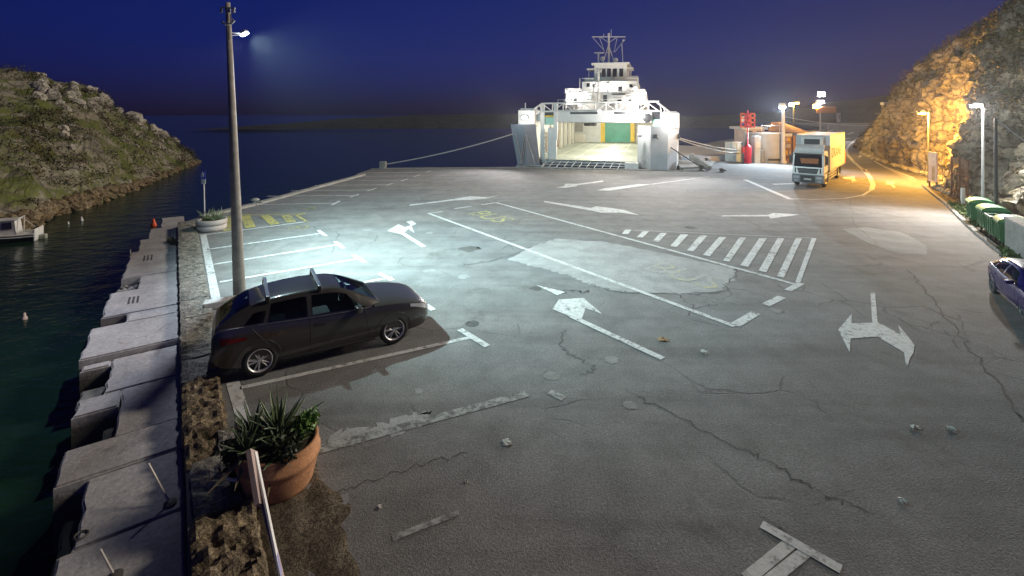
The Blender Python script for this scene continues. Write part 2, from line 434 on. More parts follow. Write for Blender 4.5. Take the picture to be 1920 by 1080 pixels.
# ------------------------------------------------------------------ stone coping along the quay edge
cop = bpy.data.objects.new('quay_coping', None); C.objects.link(cop); struct(cop); cop['label'] = 'rough stone coping along the quay edge'
def rough_block(u0, u1, v0, v1, z0, z1, mat, amp, res=0.09, name='coping_stone', seed=0):
    nu = max(4, int((u1 - u0) / res)); nv = max(4, int((v1 - v0) / res)); b = B(); rows = []
    for i in range(-1, nu + 2):
        row = []
        for k in range(-1, nv + 2):
            ii = min(max(i, 0), nu); kk = min(max(k, 0), nv)
            u = u0 + (u1 - u0) * ii / nu; v = v0 + (v1 - v0) * kk / nv
            edge = (i in (-1, nu + 1)) or (k in (-1, nv + 1))
            q = Vector((u * 3.0, v * 3.0, seed))
            e2 = min(ii, nu - ii, kk, nv - kk)
            du = .05 * noise.noise(q * 1.3) if e2 == 0 else 0; dv = .04 * noise.noise(q * 1.7 + Vector((9, 0, 0))) if e2 == 0 else 0
            z = z0 if edge else z1 + amp * (noise.fractal(q * 2.2, 1.0, 2.0, 4)) - (amp * .5 if e2 == 0 else 0)
            x, y = uv(u + du, v + dv); row.append((x, y, z))
        rows.append(row)
    b.grid(rows); return b.obj(name, mat, cop, smooth=False, recalc=True)
u = 4.62; k = 0
while u < CEND - 0.2:
    L = rnd.uniform(0.95, 1.5); L = min(L, CEND - u)
    rough_block(u, u + L - .015, -.66, .03, -.25, .10 + rnd.uniform(-.015, .02), STONE, .03, .11, seed=k); u += L; k += 1
rough_block(2.55, 4.55, -.58, .02, -.2, .13, RUBBLE, .11, .055, 'rubble_block', 31)
rough_block(1.98, 2.5, -.42, .0, -.2, .10, RUBBLE, .12, .05, 'rubble_block', 33)
rough_block(2.0, 2.55, -.66, -.43, -.2, .12, STONE, .05, .06, 'coping_stone', 34)
rough_block(0.72, 1.96, -.60, -.06, -.2, .10, STONE, .03, .08, 'coping_stone', 35)
rough_block(-1.6, 0.66, -.74, -.02, -.2, .14, RUBBLE, .12, .055, 'rubble_block', 37)
rough_block(-4.2, -1.65, -.70, -.0, -.2, .12, RUBBLE, .1, .08, 'rubble_block', 38)
# dry soil strip between coping and pavement near the pot
b = B(); rows = []
for i in range(40):
    row = []
    for j in range(14):
        u = -3.6 + 6.6 * i / 39; v = -.7 - (0.95 if u < 1.6 else .25) * j / 13 * (1 + .25 * noise.noise(Vector((u * 2, 0, 3))))
        x, y = uv(u, v); ed = j in (0, 13) or i in (0, 39)
        row.append((x, y, -.02 if ed else .02 + .035 * noise.fractal(Vector((u * 4, v * 4, 1)), 1, 2, 4)))
    rows.append(row)
b.grid(rows); struct(b.obj('soil_strip', SOIL, smooth=True))
b = B(); rows = []
for i in range(26):
    row = []
    a = i / 25 * 2 * math.pi
    for j in range(8):
        r = (1 - j / 7); q = G(590, 962); x = q.x + math.cos(a) * r * .5 * (1 + .2 * noise.noise(Vector((math.cos(a) * 2, math.sin(a) * 2, 5)))); y = q.y + math.sin(a) * r * .42
        row.append((x, y, -.01 if j == 0 else .012 + .02 * noise.fractal(Vector((x * 6, y * 6, 2)), 1, 2, 3)))
    rows.append(row)
b.grid(rows); struct(b.obj('soil_patch', SOIL, smooth=True))
# thin quay-edge kerb beyond the bend
b = B(); edge = [(-15.75, 24.1), (-14.9, 27.3), (-13.95, 33.5), (-12.75, 40.6)]
for a, c in zip(edge, edge[1:]):
    a, c = Vector(a), Vector(c); L = (c - a).length; t = (c - a).normalized(); nn = Vector((t.y, -t.x)); n = max(1, int(L / 1.6))
    for i in range(n):
        m = a + t * (L * (i + .5) / n) + nn * .2
        B().box((m.x, m.y, .03 + rnd.uniform(-.01, .01)), (L / n - .02, .42, .16), Euler((0, 0, math.atan2(t.y, t.x))), bev=.015).obj('kerb_stone', CONC2, cop)
b = B()
for a, c in (((-13.2, 45.0), (0.3, 46.05)), ((0.7, 46.0), (15.5, 43.4))):
    a, c = Vector(a), Vector(c); L = (c - a).length; t = (c - a).normalized(); n = int(L / 1.9)
    for i in range(n):
        m = a + t * (L * (i + .5) / n)
        B().box((m.x, m.y, .02), (L / n - .02, .4, .12), Euler((0, 0, math.atan2(t.y, t.x))), bev=.015).obj('kerb_stone', CONC2, cop)

# ------------------------------------------------------------------ road markings and patches (sheets on the pavement)
LV = [0.004]
def flat(name, pts, mat, z=0.008, px=True):
    q = [G(*p) for p in pts] if px else [Vector((p[0], p[1], 0)) for p in pts]
    return B().poly([(a.x, a.y, z) for a in q]).obj(name, mat, pav)
def strip(name, a, c, w, mat, z=0.008, px=True, w2=None):
    a = G(*a) if px else Vector((*a, 0)); c = G(*c) if px else Vector((*c, 0)); t = (c - a); t.z = 0; t.normalize(); n = Vector((-t.y, t.x, 0))
    w2 = w if w2 is None else w2
    return B().quad([a + n * w/2 + Vector((0, 0, z)), a - n * w/2 + Vector((0, 0, z)), c - n * w2/2 + Vector((0, 0, z)), c + n * w2/2 + Vector((0, 0, z))]).obj(name, mat, pav)
def wob(pts, k=3, amp=.05, seed=1):
    """subdivide a polygon and roughen it (world points)"""
    r = random.Random(seed); out = []
    for a, c in zip(pts, pts[1:] + pts[:1]):
        for i in range(k):
            t = i / k; out.append((a[0] + (c[0]-a[0])*t + r.uniform(-amp, amp), a[1] + (c[1]-a[1])*t + r.uniform(-amp, amp)))
    return out
def gw(pts): return [(G(*p).x, G(*p).y) for p in pts]

flat('concrete_patch', wob(gw([(950, 487), (1000, 462), (1040, 448), (1130, 453), (1250, 476), (1378, 503), (1375, 525), (1350, 545), (1280, 551), (1215, 549), (1150, 545), (1105, 533), (1060, 515), (1000, 500)]), 12, .09, 2), PATCH, .004, False)
flat('concrete_patch', wob(gw([(1580, 430), (1620, 426), (1690, 435), (1738, 460), (1735, 478), (1680, 474), (1620, 452)]), 8, .05, 3), make_concrete('worn_patch', (.27, .27, .26), 1.2, .5, .35), .004, False)
flat('concrete_patch', wob(gw([(590, 838), (640, 808), (700, 800), (770, 778), (805, 772), (815, 785), (740, 812), (640, 838)]), 9, .08, 8), PATCH, .004, False)
def disc(x, y, r, mat, seed, z=.005, name='repair_spot'):
    c = G(x, y); rr = random.Random(seed)
    return flat(name, [(c.x + math.cos(a) * r * rr.uniform(.55, 1.15), c.y + math.sin(a) * r * rr.uniform(.75, 1.1)) for a in [i * 2 * math.pi / 16 for i in range(16)]], mat, z, False)
LPATCH = make_concrete('pale_mortar', (.26, .26, .255), 3, .4, .2); DPATCH = make_concrete('dark_mortar', (.09, .09, .085), 3, .4, .2)
for i, (x, y, r, m) in enumerate([(1035, 705, .17, LPATCH), (1147, 675, .18, LPATCH), (880, 467, .42, DPATCH), (1182, 760, .14, LPATCH), (640, 939, .13, LPATCH), (949, 831, .1, LPATCH),
        (870, 519, .22, LPATCH), (886, 607, .2, DPATCH), (1322, 660, .12, LPATCH), (805, 437, .2, LPATCH), (690, 431, .25, LPATCH), (1005, 541, .2, DPATCH), (1455, 583, .18, LPATCH), (785, 733, .1, LPATCH), (1295, 427, .3, DPATCH), (805, 508, .2, LPATCH)]):
    disc(x, y, r, m, i)

# quay wall line and parking bays
strip('bay_line', (381, 440), (405, 560), .22, WHITE); strip('bay_line', (436, 716), (462, 800), .22, WHITE)
for a, c, w in [((388, 468), (607, 437), .14), ((400, 496), (640, 458), .14), ((412, 529), (680, 484), .14), ((560, 552), (735, 520), .14), ((640, 604), (806, 574), .14), ((450, 728), (882, 633), .13),
                ((470, 384), (632, 381), .13), ((500, 368), (672, 366.5), .13), ((545, 358), (700, 356), .13), ((590, 348), (728, 346.5), .13), ((625, 339.5), (757, 338), .13), ((662, 331), (780, 330), .13), ((690, 324), (800, 323), .13)]:
    strip('bay_line', a, c, w, WHITE)
for a, c in [((597, 432), (611, 443)), ((628, 453), (644, 466)), ((662, 478), (685, 493)), ((711, 513), (736, 526)), ((789, 566), (813, 582)), ((862, 618), (914, 650)),
             ((622, 385), (637, 377)), ((656, 370), (673, 364.5)), ((689, 358), (706, 353)), ((724, 348), (736, 344)), ((752, 340), (765, 335.5)), ((776, 331.5), (788, 328)), ((798, 323.5), (808, 320.5))]:
    strip('bay_tee', a, c, .16, WHITE, .012)
strip('faded_line', (590, 846), (990, 738), .2, FADED); strip('faded_line', (735, 1010), (860, 962), .09, FADED); strip('faded_line', (1030, 735), (1058, 748), .16, FADED)
# yellow hatched bay
strip('hatch_line', (448, 403), (572, 401), .12, YELLOW, .008); strip('hatch_line', (387, 440), (574, 416), .13, WHITE, .008); strip('hatch_line', (556, 404), (577, 417), .14, YELLOW, .012); strip('hatch_line', (556, 404), (574, 400), .12, YELLOW, .012)
for a, c in [((424, 407), (429, 433)), ((460, 404.5), (470, 427)), ((496, 404), (516, 421)), ((536, 404), (546, 417))]: strip('hatch_bar', a, c, .42, YELLOW, .012)
def loop_mark(pts, w, mat):
    for a, c in zip(pts, pts[1:]): strip('bay_symbol', a, c, w, mat, .008)
loop_mark([(536, 430), (556, 427), (562, 423.5), (574, 424), (578, 426), (568, 429), (556, 427.5)], .1, FYELLOW)
loop_mark([(562, 391), (574, 391.5), (586, 389), (593, 390), (587, 392), (572, 393.5)], .1, FYELLOW)
loop_mark([(571, 446), (583, 443), (590, 440.5), (596, 442), (590, 444.5)], .1, FADED)

# bus island
for a, c, w in [((803, 400), (1378, 612), .16), ((930, 380), (1490, 533), .16), ((1378, 610), (1417, 587), .24), ((1436, 572), (1466, 557), .22), ((1477, 545), (1502, 531), .2), ((803, 400), (830, 397), .14), ((852, 391.5), (884, 387), .14), ((903, 384), (931, 380), .14), ((1190, 432), (1530, 447), .05)]:
    strip('island_line', a, c, w, WHITE)
for t0, t1, b0, b1 in [((1172, 431), (1184, 431), (1178, 439.5), (1166, 439)), ((1205, 434), (1217, 434), (1205, 446), (1194, 445)), ((1238, 437), (1251, 437), (1235, 454), (1224, 452.5)), ((1276, 440), (1291, 440), (1269, 464), (1257, 461.5)),
        ((1312, 442), (1327, 442), (1300, 472), (1288, 470)), ((1348, 445), (1362, 445), (1331, 481), (1318, 478.5)), ((1386, 446), (1399, 446), (1368, 491), (1356, 489)), ((1424, 447), (1438, 447), (1403, 501), (1388, 498)),
        ((1458, 447), (1471, 447), (1437, 511), (1422, 508)), ((1492, 447), (1504, 447), (1470, 521), (1457, 518)), ((1522, 447), (1531, 447), (1501, 530), (1491, 530))]:
    flat('hatch_bar', [t0, t1, b0, b1], WHITE, .012)
def ground_text(txt, x, y, size, rz, mat, sy=1.0):
    cu = bpy.data.curves.new('bus_lettering', 'FONT'); cu.body = txt; cu.size = size; cu.align_x = 'CENTER'; cu.align_y = 'CENTER'; cu.materials.append(mat)
    o = text_obj('road_lettering', cu); p = G(x, y); o.location = (p.x, p.y, .009); o.rotation_euler = (0, 0, rz); o.scale = (1, sy, 1); o.parent = pav; return o
ground_text('BUS', 918, 406, 1.6, R(-52), make_paint('bus_yellow', (.46, .43, .18), .47), 1.1)
ground_text('BUS', 1280, 516, 1.5, R(-52), make_paint('ghost_yellow_paint', (.46, .43, .20), .55, (.35, .35, .345)), 1.1)
# arrows
strip('arrow_shaft', (795, 463), (752, 436), .2, WHITE, .012); flat('arrow', [(726, 433), (747, 421), (766, 429), (754, 440)], WHITE); flat('arrow', [(760, 426), (777, 437), (771, 423)], WHITE, .010)
flat('arrow', [(762, 416), (772, 414), (781, 420), (772, 424)], WHITE, .012)
flat('arrow', [(768, 386), (768, 384), (850, 373.5), (880, 368), (914, 370), (936, 366.5), (908, 373), (880, 375), (852, 376)], WHITE)
flat('arrow', [(1020, 379), (1020, 377), (1108, 390), (1118, 387), (1168, 393), (1200, 404), (1165, 399), (1128, 399), (1102, 394)], WHITE)
flat('arrow', [(1353, 406), (1353, 404), (1440, 403), (1450, 399.5), (1500, 402.5), (1445, 410), (1442, 406)], WHITE)
flat('arrow', [(1132, 341), (1130, 338.5), (1082, 345), (1060, 344.5), (1058, 349), (1042, 352), (1060, 352.5), (1080, 349.5), (1084, 347)], WHITE)
flat('lane_wedge', [(1119, 357), (1135, 353), (1195, 346), (1222, 345.5), (1140, 358)], WHITE); strip('lane_line', (1222, 345.5), (1330, 331), .16, WHITE, .008, True, .08)
strip('lane_line', (1140, 357.5), (1585, 372), .07, FADED)
strip('lane_line', (1397, 337), (1483, 374), .34, WHITE)
flat('arrow', [(1006, 535), (1061, 548), (1045, 554)], WHITE); flat('arrow', [(1036, 580), (1048, 562), (1094, 559), (1129, 589), (1098, 578), (1090, 602)], WHITE)
strip('arrow_shaft', (1068, 592), (1243, 673), .17, WHITE, .012)
zc = lambda x, y: (1540 + x / 3.858, 520 + y / 3.858)
flat('arrow', [zc(*p) for p in [(355, 115), (388, 115), (408, 325), (570, 415), (557, 345), (675, 490), (665, 550), (640, 590), (625, 640), (612, 640), (598, 545), (405, 430), (212, 445), (205, 545), (122, 380), (220, 265), (218, 335), (368, 330)]], WHITE)
strip('bay_tee', (1428, 984), (1577, 1069), .14, WHITE, .012); strip('bay_line', (1485, 1017), (1400, 1086), .14, WHITE); strip('bay_line', (1514, 1033), (1440, 1092), .13, WHITE)
# road curving away past the lorry
cur = [(1485, 373), (1530, 374), (1585, 372), (1618, 366), (1634, 356), (1637, 346), (1630, 330), (1615, 316), (1600, 303), (1589, 290), (1587, 281), (1592, 272), (1604, 262), (1617, 254), (1626, 246)]
for i, (a, c) in enumerate(zip(cur, cur[1:])): strip('lane_line', a, c, .16 if i < 4 else .3, WHITE, .008 + .002 * (i % 2))
cur = [(1712, 333), (1680, 322), (1655, 311), (1636, 300), (1624, 289), (1621, 280), (1624, 271), (1631, 263), (1640, 257)]
for i, (a, c) in enumerate(zip(cur, cur[1:])): strip('lane_line', a, c, .22, WHITE, .008 + .002 * (i % 2))
for p in [[(1662, 340), (1678, 343), (1674, 346), (1680, 351), (1675, 352), (1669, 346), (1662, 346)], [(1618, 317), (1627, 319), (1625, 321), (1632, 325), (1629, 326), (1621, 322), (1618, 321)],
          [(1600, 304), (1609, 306), (1606, 308), (1611, 311), (1608, 311), (1603, 308), (1600, 307)], [(1611, 291), (1619, 291), (1616, 293), (1611, 296), (1609, 295)],
          [(1580, 332), (1602, 331), (1603, 336), (1608, 340), (1598, 343), (1596, 337), (1581, 335)]]: flat('arrow', p, WHITE)
strip('lane_line', (1585, 345), (1626, 333), .12, FADED); strip('stop_bar', (1449, 345.5), (1489, 344.5), .35, WHITE); strip('lane_line', (1345, 329), (1484, 337), .1, FADED)
for a, c in [((1540, 252), (1562, 243)), ((1556, 253), (1580, 245)), ((1590, 252), (1600, 248)), ((1580, 261), (1594, 259))]: strip('hatch_bar', a, c, .7, WHITE)
flat('pavement_strip', [(1652, 312), (1684, 320), (1720, 336), (1716, 341), (1690, 331)], CONC2, .006)
# long cracks, tar lines
def crack(pts, w, seed, k=9):
    r = random.Random(seed); q = [G(*p) for p in pts]; path = []
    for a, c in zip(q, q[1:]):
        for i in range(k): t = i / k; path.append(a.lerp(c, t) + Vector((r.uniform(-1, 1), r.uniform(-1, 1), 0)) * (w * .9 + .03))
    path.append(q[-1]); L, Rr = [], []
    for i, p in enumerate(path):
        t = (path[min(i+1, len(path)-1)] - path[max(i-1, 0)]).normalized(); n = Vector((-t.y, t.x, 0)); ww = w * r.uniform(.15, .75) * (.2 if i in (0, len(path)-1) else 1)
        L.append(p + n * ww / 2 + Vector((0, 0, .0055))); Rr.append(p - n * ww / 2 + Vector((0, 0, .0055)))
    b = B(); b.grid([L, Rr]); b.obj('crack', TAR, pav)
TAR = plain('crack_tar', (.080, .078, .075), .9, 0, .4, 8, .5)
for i, (pts, w) in enumerate([([(1700, 505), (1735, 545), (1790, 615), (1850, 690), (1905, 775), (1925, 800)], .07), ([(1180, 735), (1260, 775), (1400, 845), (1480, 890), (1560, 935), (1640, 965)], .05), ([(620, 926), (700, 900), (800, 868), (880, 850)], .035),
        ([(860, 498), (905, 492), (950, 482), (1000, 462)], .09), ([(1045, 550), (1070, 546), (1104, 547)], .13), ([(1105, 533), (1150, 547), (1280, 553), (1350, 548), (1380, 520), (1385, 500)], .07), ([(1060, 618), (1050, 650), (1080, 672), (1120, 690), (1090, 705)], .05),
        ([(1760, 600), (1735, 620)], .03), ([(1775, 620), (1800, 655)], .03), ([(1480, 1000), (1420, 960)], .02), ([(1590, 360), (1600, 420), (1660, 470)], .04), ([(1270, 552), (1300, 575), (1290, 592)], .05), ([(1320, 560), (1350, 570), (1300, 578)], .04)]):
    crack(pts, w, i)

# kerb and footway on the cliff side
kerb = bpy.data.objects.new('roadside_kerb', None); C.objects.link(kerb); struct(kerb); kerb['label'] = 'stone kerb at the foot of the cliff'
kp = [(1732, 350), (1752, 367), (1775, 385), (1800, 410), (1832, 440), (1866, 466), (1896, 490), (1930, 520), (1990, 570)]
kq = [G(*p) for p in kp]
for a, c in zip(kq, kq[1:]):
    L = (c - a).length; t = (c - a).normalized(); n = max(1, int(L / .9))
    for i in range(n):
        m = a + t * (L * (i + .5) / n); B().box((m.x, m.y, .05), (L / n - .015, .16, .13), Euler((0, 0, math.atan2(t.y, t.x) + rnd.uniform(-.01, .01))), bev=.015).obj('kerb_stone', CONC2, kerb)
nn = Vector((.8, -.6, 0))
struct(B().prism([(p.x + .1, p.y - .05) for p in kq] + [(p.x + 4.5, p.y - 2.5) for p in kq[::-1]], -.5, .08).obj('roadside_verge', SOIL))
# ------------------------------------------------------------------ headland across the water
HEAD = make_rock('headland_rock', (.42, .40, .33), (.30, .275, .21), (.18, .16, .10), .55, (.13, .15, .045), .47, .25)
shore = [(-62, 2), (-45, 10), (-33, 19), (-27.2, 25.5), (-28.7, 30.1), (-30, 35.6), (-34.6, 47.2), (-40.9, 62.4), (-43.5, 66)]
crest = [(-90, 22, 12), (-74, 30, 11.5), (-62, 38, 10.6), (-53, 50, 9.9), (-51.5, 53, 9.2), (-50, 55, 8.2), (-48, 58, 5.9), (-46.5, 63, 2.2), (-44.5, 67, -1.0)]
HS = []                                                # surface samples for the scrub
def headland_point(s, t):
    k = [(i / (len(shore) - 1)) for i in range(len(shore))]
    a = Vector((smooth_tab(list(zip(k, [p[0] for p in shore])), s), smooth_tab(list(zip(k, [p[1] for p in shore])), s), WZ - .15))
    c = Vector((smooth_tab(list(zip(k, [p[0] for p in crest])), s), smooth_tab(list(zip(k, [p[1] for p in crest])), s), smooth_tab(list(zip(k, [p[2] for p in crest])), s)))
    if t <= 1:
        p = a.lerp(c, t); zz = a.z + (c.z - a.z) * (t ** .82)
        if t < .06: zz = a.z + (c.z - a.z) * (.06 ** .82) * (t / .06) ** .5
        p.z = zz
    else:
        p = c + (c - a) * (t - 1); p.z = c.z - (t - 1) ** 2 * 8
    q = p * .22
    amp = .9 * min(1, t * 5) * min(1, (1.02 - s) * 6) + .12
    n = noise.fractal(q, 1.0, 2.0, 6); blk = noise.cell(Vector((p.x * .9, p.y * .9, p.z * 1.3)))
    rid = abs(noise.noise(q * 2.3))
    off = amp * (n * .9 + .35 * (rid - .3)) + (.10 * blk * min(1, t * 4) if n > .08 else 0) * (1 if t < 1.1 else 0)
    p.z += off; p.x += amp * .4 * noise.noise(q * 3 + Vector((7, 0, 0)))
    return p, n
NS, NT = 230, 90
rows = []
for i in range(NS + 1):
    s = (i / NS) ** .9; row = []
    for j in range(NT + 1):
        p, n = headland_point(s, 1.5 * j / NT); row.append(p)
        if j % 2 == 0 and 3 < j < 62: HS.append((p, n, 1.5 * j / NT, s))
    rows.append(row)
b = B(); b.grid(rows); struct(b.obj('headland', HEAD, recalc=True))

def leaf_cloud(name, clumps, mat, seed=1, parent=None, flat_k=1.0):
    """many leaf-sized faces spread through lumpy volumes: clumps = (centre, radius, count, leaf size)"""
    r = random.Random(seed); V, Fc = [], []
    for c, rad, n, sz in clumps:
        for _ in range(n):
            d = Vector((r.gauss(0, 1), r.gauss(0, 1), r.gauss(0, 1))).normalized() * rad * (r.random() ** .45)
            p = Vector(c) + Vector((d.x, d.y, d.z * flat_k))
            a = Vector((r.gauss(0, 1), r.gauss(0, 1), r.gauss(0, 1))).normalized(); bb = a.cross(Vector((r.gauss(0, 1), r.gauss(0, 1), r.gauss(0, 1)))).normalized()
            s = sz * r.uniform(.6, 1.4); i = len(V)
            V += [p - a * s * .5, p + bb * s * .28, p + a * s * .5, p - bb * s * .28]; Fc.append((i, i+1, i+2, i+3))
    me = bpy.data.meshes.new(name); me.from_pydata(V, [], Fc)
    return link(name, me, mat, parent)
SCRUB = make_leaf('scrub_leaf', (.035, .042, .016), (.10, .105, .04), .8)
SCRUB2 = make_leaf('dry_scrub_leaf', (.07, .055, .022), (.14, .10, .04), .8)
r = random.Random(11); c1, c2 = [], []
for p, n, t, s in HS:
    if s > .93 or (s > .55 and t < .5 and r.random() < .35): continue
    dens = .34 + .45 * max(0, noise.noise(p * .12 + Vector((4, 2, 1)))) + (.15 if t > .8 else 0)
    if r.random() < dens * .55 and noise.noise(p * .25) > -.25:
        rad = r.uniform(.25, .75); (c1 if r.random() < .7 else c2).append((p + Vector((0, 0, rad * .35)), rad, int(26 * rad / .5), .17))
stuff(leaf_cloud('scrub', c1, SCRUB, 2, None, .7)); stuff(leaf_cloud('dry_scrub', c2, SCRUB2, 3, None, .7))
PALE = make_rock('outcrop_rock', (.60, .57, .50), (.48, .45, .38), (.26, .24, .19), 1.4, None, .5, .08)
def boulder(b, c, size, seed):
    r0 = len(b.m.verts); res = bmesh.ops.create_icosphere(b.m, subdivisions=2, radius=1.0)
    for v in res['verts']:
        d = v.co.normalized(); k = 1 + .28 * noise.noise(d * 1.6 + Vector((seed * 3.1, 0, 0))) + .15 * noise.cell(d * 2.3 + Vector((seed, 1, 2)))
        v.co = Vector(c) + Vector((d.x * size[0], d.y * size[1], d.z * size[2])) * k
b = B()
for k in range(60):                                     # limestone crags just under the crest and loose blocks on the slope
    s = r.uniform(.42, .9); t = r.uniform(.72, .98) if k < 48 else r.uniform(.2, .7)
    p, n = headland_point(s, t); z = r.uniform(.3, .75) if k < 48 else r.uniform(.15, .4); boulder(b, p + Vector((0, 0, z * .2)), (z * r.uniform(.8, 1.5), z, z * r.uniform(.7, 1.2)), k)
stuff(b.obj('crag_blocks', PALE))
b = B()
for k in range(420):
    s = r.uniform(.30, 1.0); p, n = headland_point(s, r.uniform(0.0, .045)); z = r.uniform(.12, .36); boulder(b, p + Vector((0, 0, -.02)), (z * 1.3, z, z * .8), k)
stuff(b.obj('shore_stones', make_rock('shore_rock', (.30, .25, .17), (.22, .17, .10), (.12, .09, .05), 2.5, None, .5, .06)))

# ------------------------------------------------------------------ cliff on the far side of the road
CLIFF = make_rock('cliff_rock', (.46, .42, .35), (.35, .31, .24), (.17, .145, .105), .9, (.085, .072, .036), .54, .25)
base = [(30, 2), (24.5, 10), (21.8, 15.5), (23.9, 21.6), (26.6, 26.2), (28.9, 31.9), (33.2, 36.4), (36.6, 44.3), (40.8, 53.5), (48.5, 67), (59, 80), (82, 95), (120, 115)]
hcl = [5, 5, 4.6, 4.4, 5.0, 8.8, 11.4, 10.8, 8.0, 3.1, 1.6, 1.6, 4]       # top of the steep face
htp = [20, 20, 22, 22, 22, 22, 18, 14, 8.8, 3.6, 2.2, 3, 9]         # top of the slope above it
stb = [1.2, 1.2, 1.3, 1.4, 1.7, 2.2, 2.4, 2.4, 2.0, 1.6, 1.2, 2, 3]
sps = [15, 15, 12, 11, 9, 8, 7, 7, 6, 4, 4, 5, 8]
kk = [i / (len(base) - 1) for i in range(len(base))]
T = lambda arr: list(zip(kk, arr))
bx, by = T([p[0] for p in base]), T([p[1] for p in base]); th, tt, ts, tp = T(hcl), T(htp), T(stb), T(sps)
CS = []
def cliff_point(s, t):
    x, y = smooth_tab(bx, s), smooth_tab(by, s); e = 1e-3
    dx, dy = smooth_tab(bx, s + e) - smooth_tab(bx, s - e), smooth_tab(by, s + e) - smooth_tab(by, s - e); L = math.hypot(dx, dy) or 1
    n = Vector((dy / L, -dx / L, 0)); h, H2, sb, sp = (smooth_tab(q, s) for q in (th, tt, ts, tp))
    if t < .55: k = t / .55; p = Vector((x, y, -.1)) + n * sb * k ** 1.4; p.z += (h + .1) * k
    else: k = (t - .55) / .45; p = Vector((x, y, h)) + n * (sb + sp * k); p.z += (H2 - h) * k ** .9
    q = p * .5
    w = min(1, t * 8); nn_ = noise.fractal(q * .7, 1.0, 2.0, 6)
    blk = noise.cell(Vector((p.x * .8 + p.y * .5, p.z * 1.1, p.y * .8))) + .5 * noise.cell(Vector((p.x * 2.1, p.z * 2.4, p.y * 2.1)))
    steep = 1 if t < .55 else .35
    p -= n * w * (.8 * nn_ + .34 * blk * steep + .25 * abs(noise.noise(q * 2.2)) * steep)
    p.z += .35 * w * noise.noise(q * 1.7 + Vector((3, 3, 3))) * (1 if t > .3 else .3)
    return p, nn_
NS, NT = 400, 84; rows = []
for i in range(NS + 1):
    s = .10 + .86 * i / NS; row = []
    for j in range(NT + 1):
        t = j / NT; p, n = cliff_point(s, t); row.append(p)
        if j % 2 == 0 and i % 2 == 0: CS.append((p, n, t, s))
    p = row[-1]; row.append(p + Vector((12, -6, -1))); rows.append(row)
b = B(); b.grid(rows); struct(b.obj('cliff', CLIFF, recalc=True))
r = random.Random(5); c1, c2, c3 = [], [], []
for p, n, t, s in CS:
    if p.y > 85: continue
    q = .03 if t < .42 else 1.1
    if t < .55 and noise.noise(p * .45 + Vector((1, 5, 2))) > .22: q = .16
    if r.random() < q * .6:
        rad = r.uniform(.25, .8) if t > .5 else r.uniform(.15, .4)
        (c1 if r.random() < .55 else c2).append((p + Vector((0, 0, rad * .3)), rad, int(30 * rad / .5), .17))
stuff(leaf_cloud('cliff_scrub', c1, SCRUB, 5, None, .8)); stuff(leaf_cloud('dry_cliff_scrub', c2, SCRUB2, 6, None, .8))
b = B()
for k in range(260):
    s = r.uniform(.2, .72); p, n = cliff_point(s, r.uniform(0, .04)); z = r.uniform(.08, .3); boulder(b, (p.x - .25, p.y + .1, .08 + z * .3), (z * 1.2, z, z * .8), k)
stuff(b.obj('fallen_rocks', PALE))
VERGE = make_leaf('verge_leaf', (.05, .085, .022), (.12, .16, .05), .7)
cl = []
for k in range(150):
    t = r.random(); a = G(1775, 384).lerp(G(1822, 428), t) if k < 90 else G(1868, 470).lerp(G(1893, 492), t); o = r.random() ** 1.5 * (1.3 if k < 90 else .45)
    cl.append((a + Vector((.8, -.6, 0)) * (o + .1) + Vector((0, 0, .12)), r.uniform(.1, .24), 34, .12))
stuff(leaf_cloud('verge_weeds', cl, VERGE, 9, None, .9))
# ------------------------------------------------------------------ ferry moored bow-on at the quay
def ferry_white():
    m, nt, b = new_mat('ferry_white_paint'); v = coords(nt); mp = N(nt, 'Mapping'); nt.links.new(v, mp.inputs[0]); mp.inputs['Scale'].default_value = (2.2, 2.2, .25)
    c = ramp(nt, noise_n(nt, 1.1, 5, .6, v), [(.3, (.58, .58, .56)), (.7, (.70, .70, .68))])
    ru = ramp(nt, noise_n(nt, 1.6, 6, .75, mp.outputs[0]), [(.60, g3(0)), (.74, g3(1))]); c = mix(nt, c, (.30, .17, .09), math_n(nt, 'MULTIPLY', ru, .55))
    nt.links.new(c, b.inputs['Base Color']); b.inputs['Roughness'].default_value = .5; return m
FW = ferry_white()
FG = plain('ferry_door_blue_grey', (.11, .15, .20), .5, 0, .12, .9, .05)
FLG = plain('ferry_light_grey', (.42, .44, .46), .5, 0, .12, .9, .05)
DECKM = plain('car_deck_paint', (.42, .45, .38), .55, 0, .2, .7, .1)
CREAM = plain('ferry_cream_panel', (.62, .58, .50), .5, 0, .1, 1, .05)
GREEN = plain('green_garage_door', (.06, .30, .20), .5, 0, .12, 1, .05)
LGREEN = plain('pale_green_panel', (.35, .62, .50), .5, 0, .1, 1, .05)
YEL = plain('yellow_jamb', (.75, .50, .02), .5, 0, .1, 2, .05)
DARKM = plain('dark_steel', (.03, .03, .035), .5, .3, .2, 3, .05)
GLASS = plain('dark_window_glass', (.015, .018, .022), .05, 0, .1, 1, 0, .5)
STEEL = plain('galvanised_steel', (.42, .43, .44), .45, .6, .15, 4, .05)
LAMPW = glow('floodlight_glow', (1.0, .93, .86), 40)
LAMPC = glow('cool_led_glow', (.75, .88, 1.0), 60)
LAMPO = glow('sodium_glow', (1.0, .50, .06), 45)
DECKL = glow('deck_tube_glow', (1.0, .97, .82), 12)

